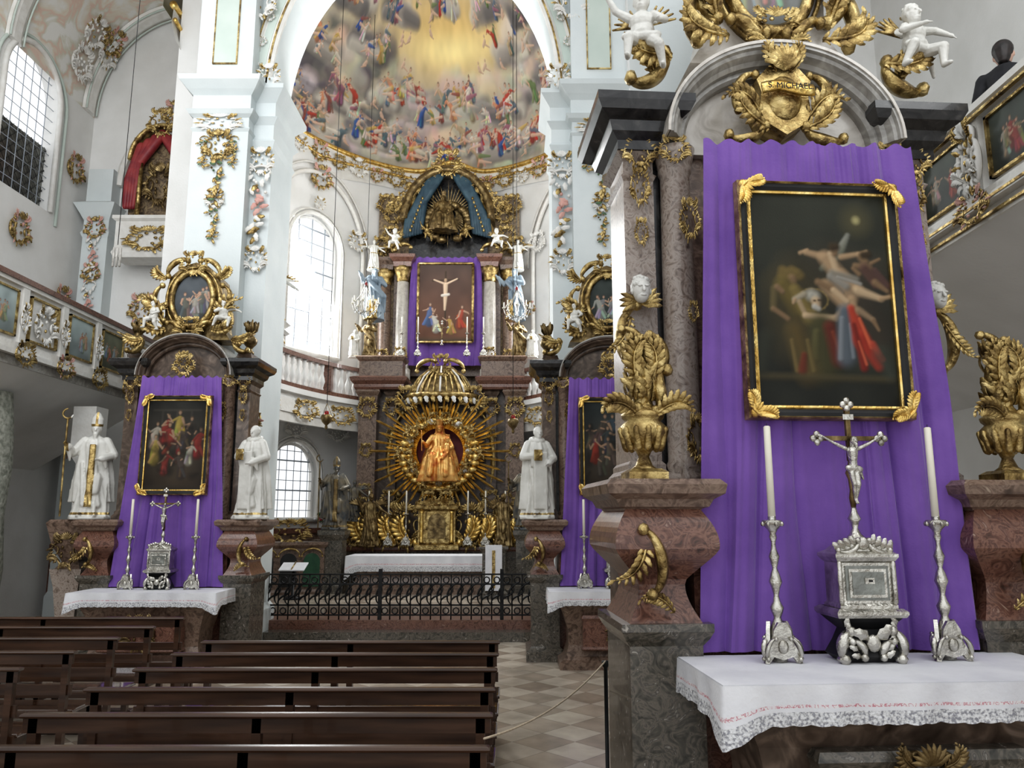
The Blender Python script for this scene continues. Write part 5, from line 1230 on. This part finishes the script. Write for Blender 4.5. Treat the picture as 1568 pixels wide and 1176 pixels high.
for (x,z,s_) in ((-9.12,8.0,.45),(-9.12,7.0,.4),(-8.1,6.2,.6),(-6.9,6.3,.55),(-6.6,8.6,.4),(-9.12,3.2,.4),(-6.9,3.0,.4),(-7.7,10.8,.6)): orn((ME_ROCP,ME_ROCS)[int(z*10)%2],x,BY-.38 if x<-8.8 else BY-.05,z,s_)
for (x,z) in ((-9.12,6.9),(-9.12,8.0),(-7.6,6.3)): orn(ME_DROPW,x,BY-.38 if x<-8 else BY-.05,z,.9)
ORNP[0]=None
b=B(); b.ring(-.2,.2,-.2,.2,[(.02,0),(.02,.15),(-.04,.2),(-.06,.6),(-.02,1.0),(.03,1.25)],BEIGEM); b.ring(-.2,.2,-.2,.2,[(.0,1.22),(-.08,1.35),(.03,1.6),(.08,1.82),(.10,1.9),(.06,1.95)],BROWNM)
b.M=T(0,-.25,1.3,.45); b.merge(ROCD,Matrix()); b.M=Matrix(); b.obj('statue_pedestal',(-6.38,11.5,0))
place('bishop_statue',W['bishop'],(-6.12,11.3,1.99),None,.3,1.38)
b=B(); b.box(6.2,6.5,-1,12.3,0,14,PLASTER); WR=b.obj('wall_right')
b=B(); b.box(1.98,6.2,12.0,12.4,0,14,PLASTER); b.ring(3.2,3.9,11.7,12,[(0,0),(0,8),(.1,8.6),(.15,8.8),(0,8.9),(0,12)],PILLAR); WBR=b.obj('wall_back_right')
b=B(); b.ring(1.10,2.35,5.62,6.6,[(.05,0),(.05,.5),(0,.6),(0,8.4),(.1,8.7),(.2,9.2),(.2,9.3),(0,9.4),(0,14)],PILLAR); b.obj('pillar')
ORNP[0]=WBR
for (x,z,s_) in ((3.55,7.5,.45),(3.55,6,.4),(4.6,6.5,.6),(5.5,7.5,.5),(3.55,3,.4),(4.7,3,.5)): orn(ME_ROCS,x,11.95 if x>4 else 11.65,z,s_)
ORNP[0]=WR
for (y,z,s_) in ((10.5,6.5,.6),(8.2,9.6,.6),(8.5,2.5,.6)): orn(ME_ROCP,6.15,y,z,s_,-pi/2)
ORNP[0]=None
b=B(); b.lathe((0,0,0),[(.42,0),(.38,.5),(.42,1.2),(.36,2),(.4,2.8),(.36,3.4),(.3,3.9)],STONE,14); b.obj('grotto_pier',(-8.1,11.8,0))
b=B(); b.ring(-.12,.12,-.12,.12,[(.03,0),(.03,.2),(0,.25),(0,2.9),(.05,3.0),(.08,3.1),(.08,3.9)],STUCCO); b.obj('gallery_column',(-7.5,13.6,0))

# ------------------------------------------------------------------ visitor on right gallery
b=B()
for sg in (-1,1):
    b.cap((sg*.09,0,.92),(sg*.10,0,.50),.085,.06,COAT); b.cap((sg*.10,0,.50),(sg*.10,.02,.10),.06,.045,COAT); b.cap((sg*.10,.02,.05),(sg*.11,-.14,.04),.045,.035,COAT)
    b.cap((sg*.19,0,1.40),(sg*.27,.02,1.12),.065,.052,COAT); b.cap((sg*.27,.02,1.12),(sg*.22,-.2,.98),.05,.04,COAT); hand(b,(sg*.21,-.25,.97),(0,-1,-.1),1.7,COAT)
b.cap((0,0,.95),(0,0,1.15),.16,.15,COAT,12); b.cap((0,0,1.15),(0,0,1.34),.16,.17,COAT,12); b.cap((-.12,0,1.38),(.12,0,1.38),.09,.09,COAT,10); b.cap((0,0,1.42),(0,-.01,1.54),.06,.055,COAT)
body=bake(b,.014,2)
o=place('visitor',withmat(body,COAT),(4.72,6.75,4.76),None,pi-.7)
hb=B(); head(hb,(0,-.01,1.60),1.7,'none',m=SKIN); hm=withmat(bake(hb,.008,1),SKIN); place('face',hm,(0,0,0),o)
hb=B(); hb.ell((0,.03,1.64),(.093,.10,.10),HAIR,14,9); hb.cap((0,.05,1.63),(0,.06,1.54),.085,.065,HAIR); place('hair',withmat(bake(hb,.01,1),HAIR),(0,0,0),o)

# ------------------------------------------------------------------ lights, world, camera
w=bpy.data.worlds.new('World'); SC.world=w; w.use_nodes=True
bg=w.node_tree.nodes['Background']; bg.inputs[0].default_value=(.95,.975,1.0,1); bg.inputs[1].default_value=1.04
def area(name,loc,tgt,sx,sy,e,col=(1,1,1)):
    l=bpy.data.lights.new(name,'AREA'); l.shape='RECTANGLE'; l.size=sx; l.size_y=sy; l.energy=e; l.color=col
    o=bpy.data.objects.new(name,l); SC.collection.objects.link(o); o.location=loc; o.rotation_euler=(Vector(tgt)-o.location).to_track_quat('-Z','Y').to_euler(); return o
for p0,p1,z0,z1,k in wins[:2]:
    m=(p0+p1)/2; x,y,z=wallP(m,(z0+z1)/2,4.9,7.4); area('window_light',(x,y,z),(CX,CY-2,4),1.6,3.4,500,(.97,.99,1))
area('dome_fill_light',(CX,13.8,9.2),(CX,17.5,14.0),3.5,2.0,150)  # added fill to brighten the fresco dome, no lamp hangs here
area('nave_fill_light',(-5.5,6.5,9.0),(-8.0,15,9.0),4,4,200,(.97,.99,1))  # added fills inside the nave, not at real windows; this one for left bay
area('nave_fill_light',(-6.5,4,4.0),(-8.0,14,3.0),3,3,40,(.97,.99,1))  # added fill for the wall under the left gallery
area('nave_fill_light',(-1.5,2.0,9.5),(-1.7,17,6.0),6,4,120,(.97,.99,1))  # added fill towards the chancel
area('nave_fill_light',(4.6,1.5,8.0),(5.0,9,7.5),3,3,90,(.97,.99,1))  # added fill for the right bay
cam=bpy.data.cameras.new('Camera'); co=bpy.data.objects.new('Camera',cam); SC.collection.objects.link(co)
cam.sensor_width=36; cam.lens=27.05; co.location=(0,0,2.0); co.rotation_euler=(pi/2+math.radians(9.73),0,0)
cam.clip_end=200
SC.camera=co
print('objects',len(bpy.data.objects),'polys',sum(len(m.polygons) for m in bpy.data.meshes))
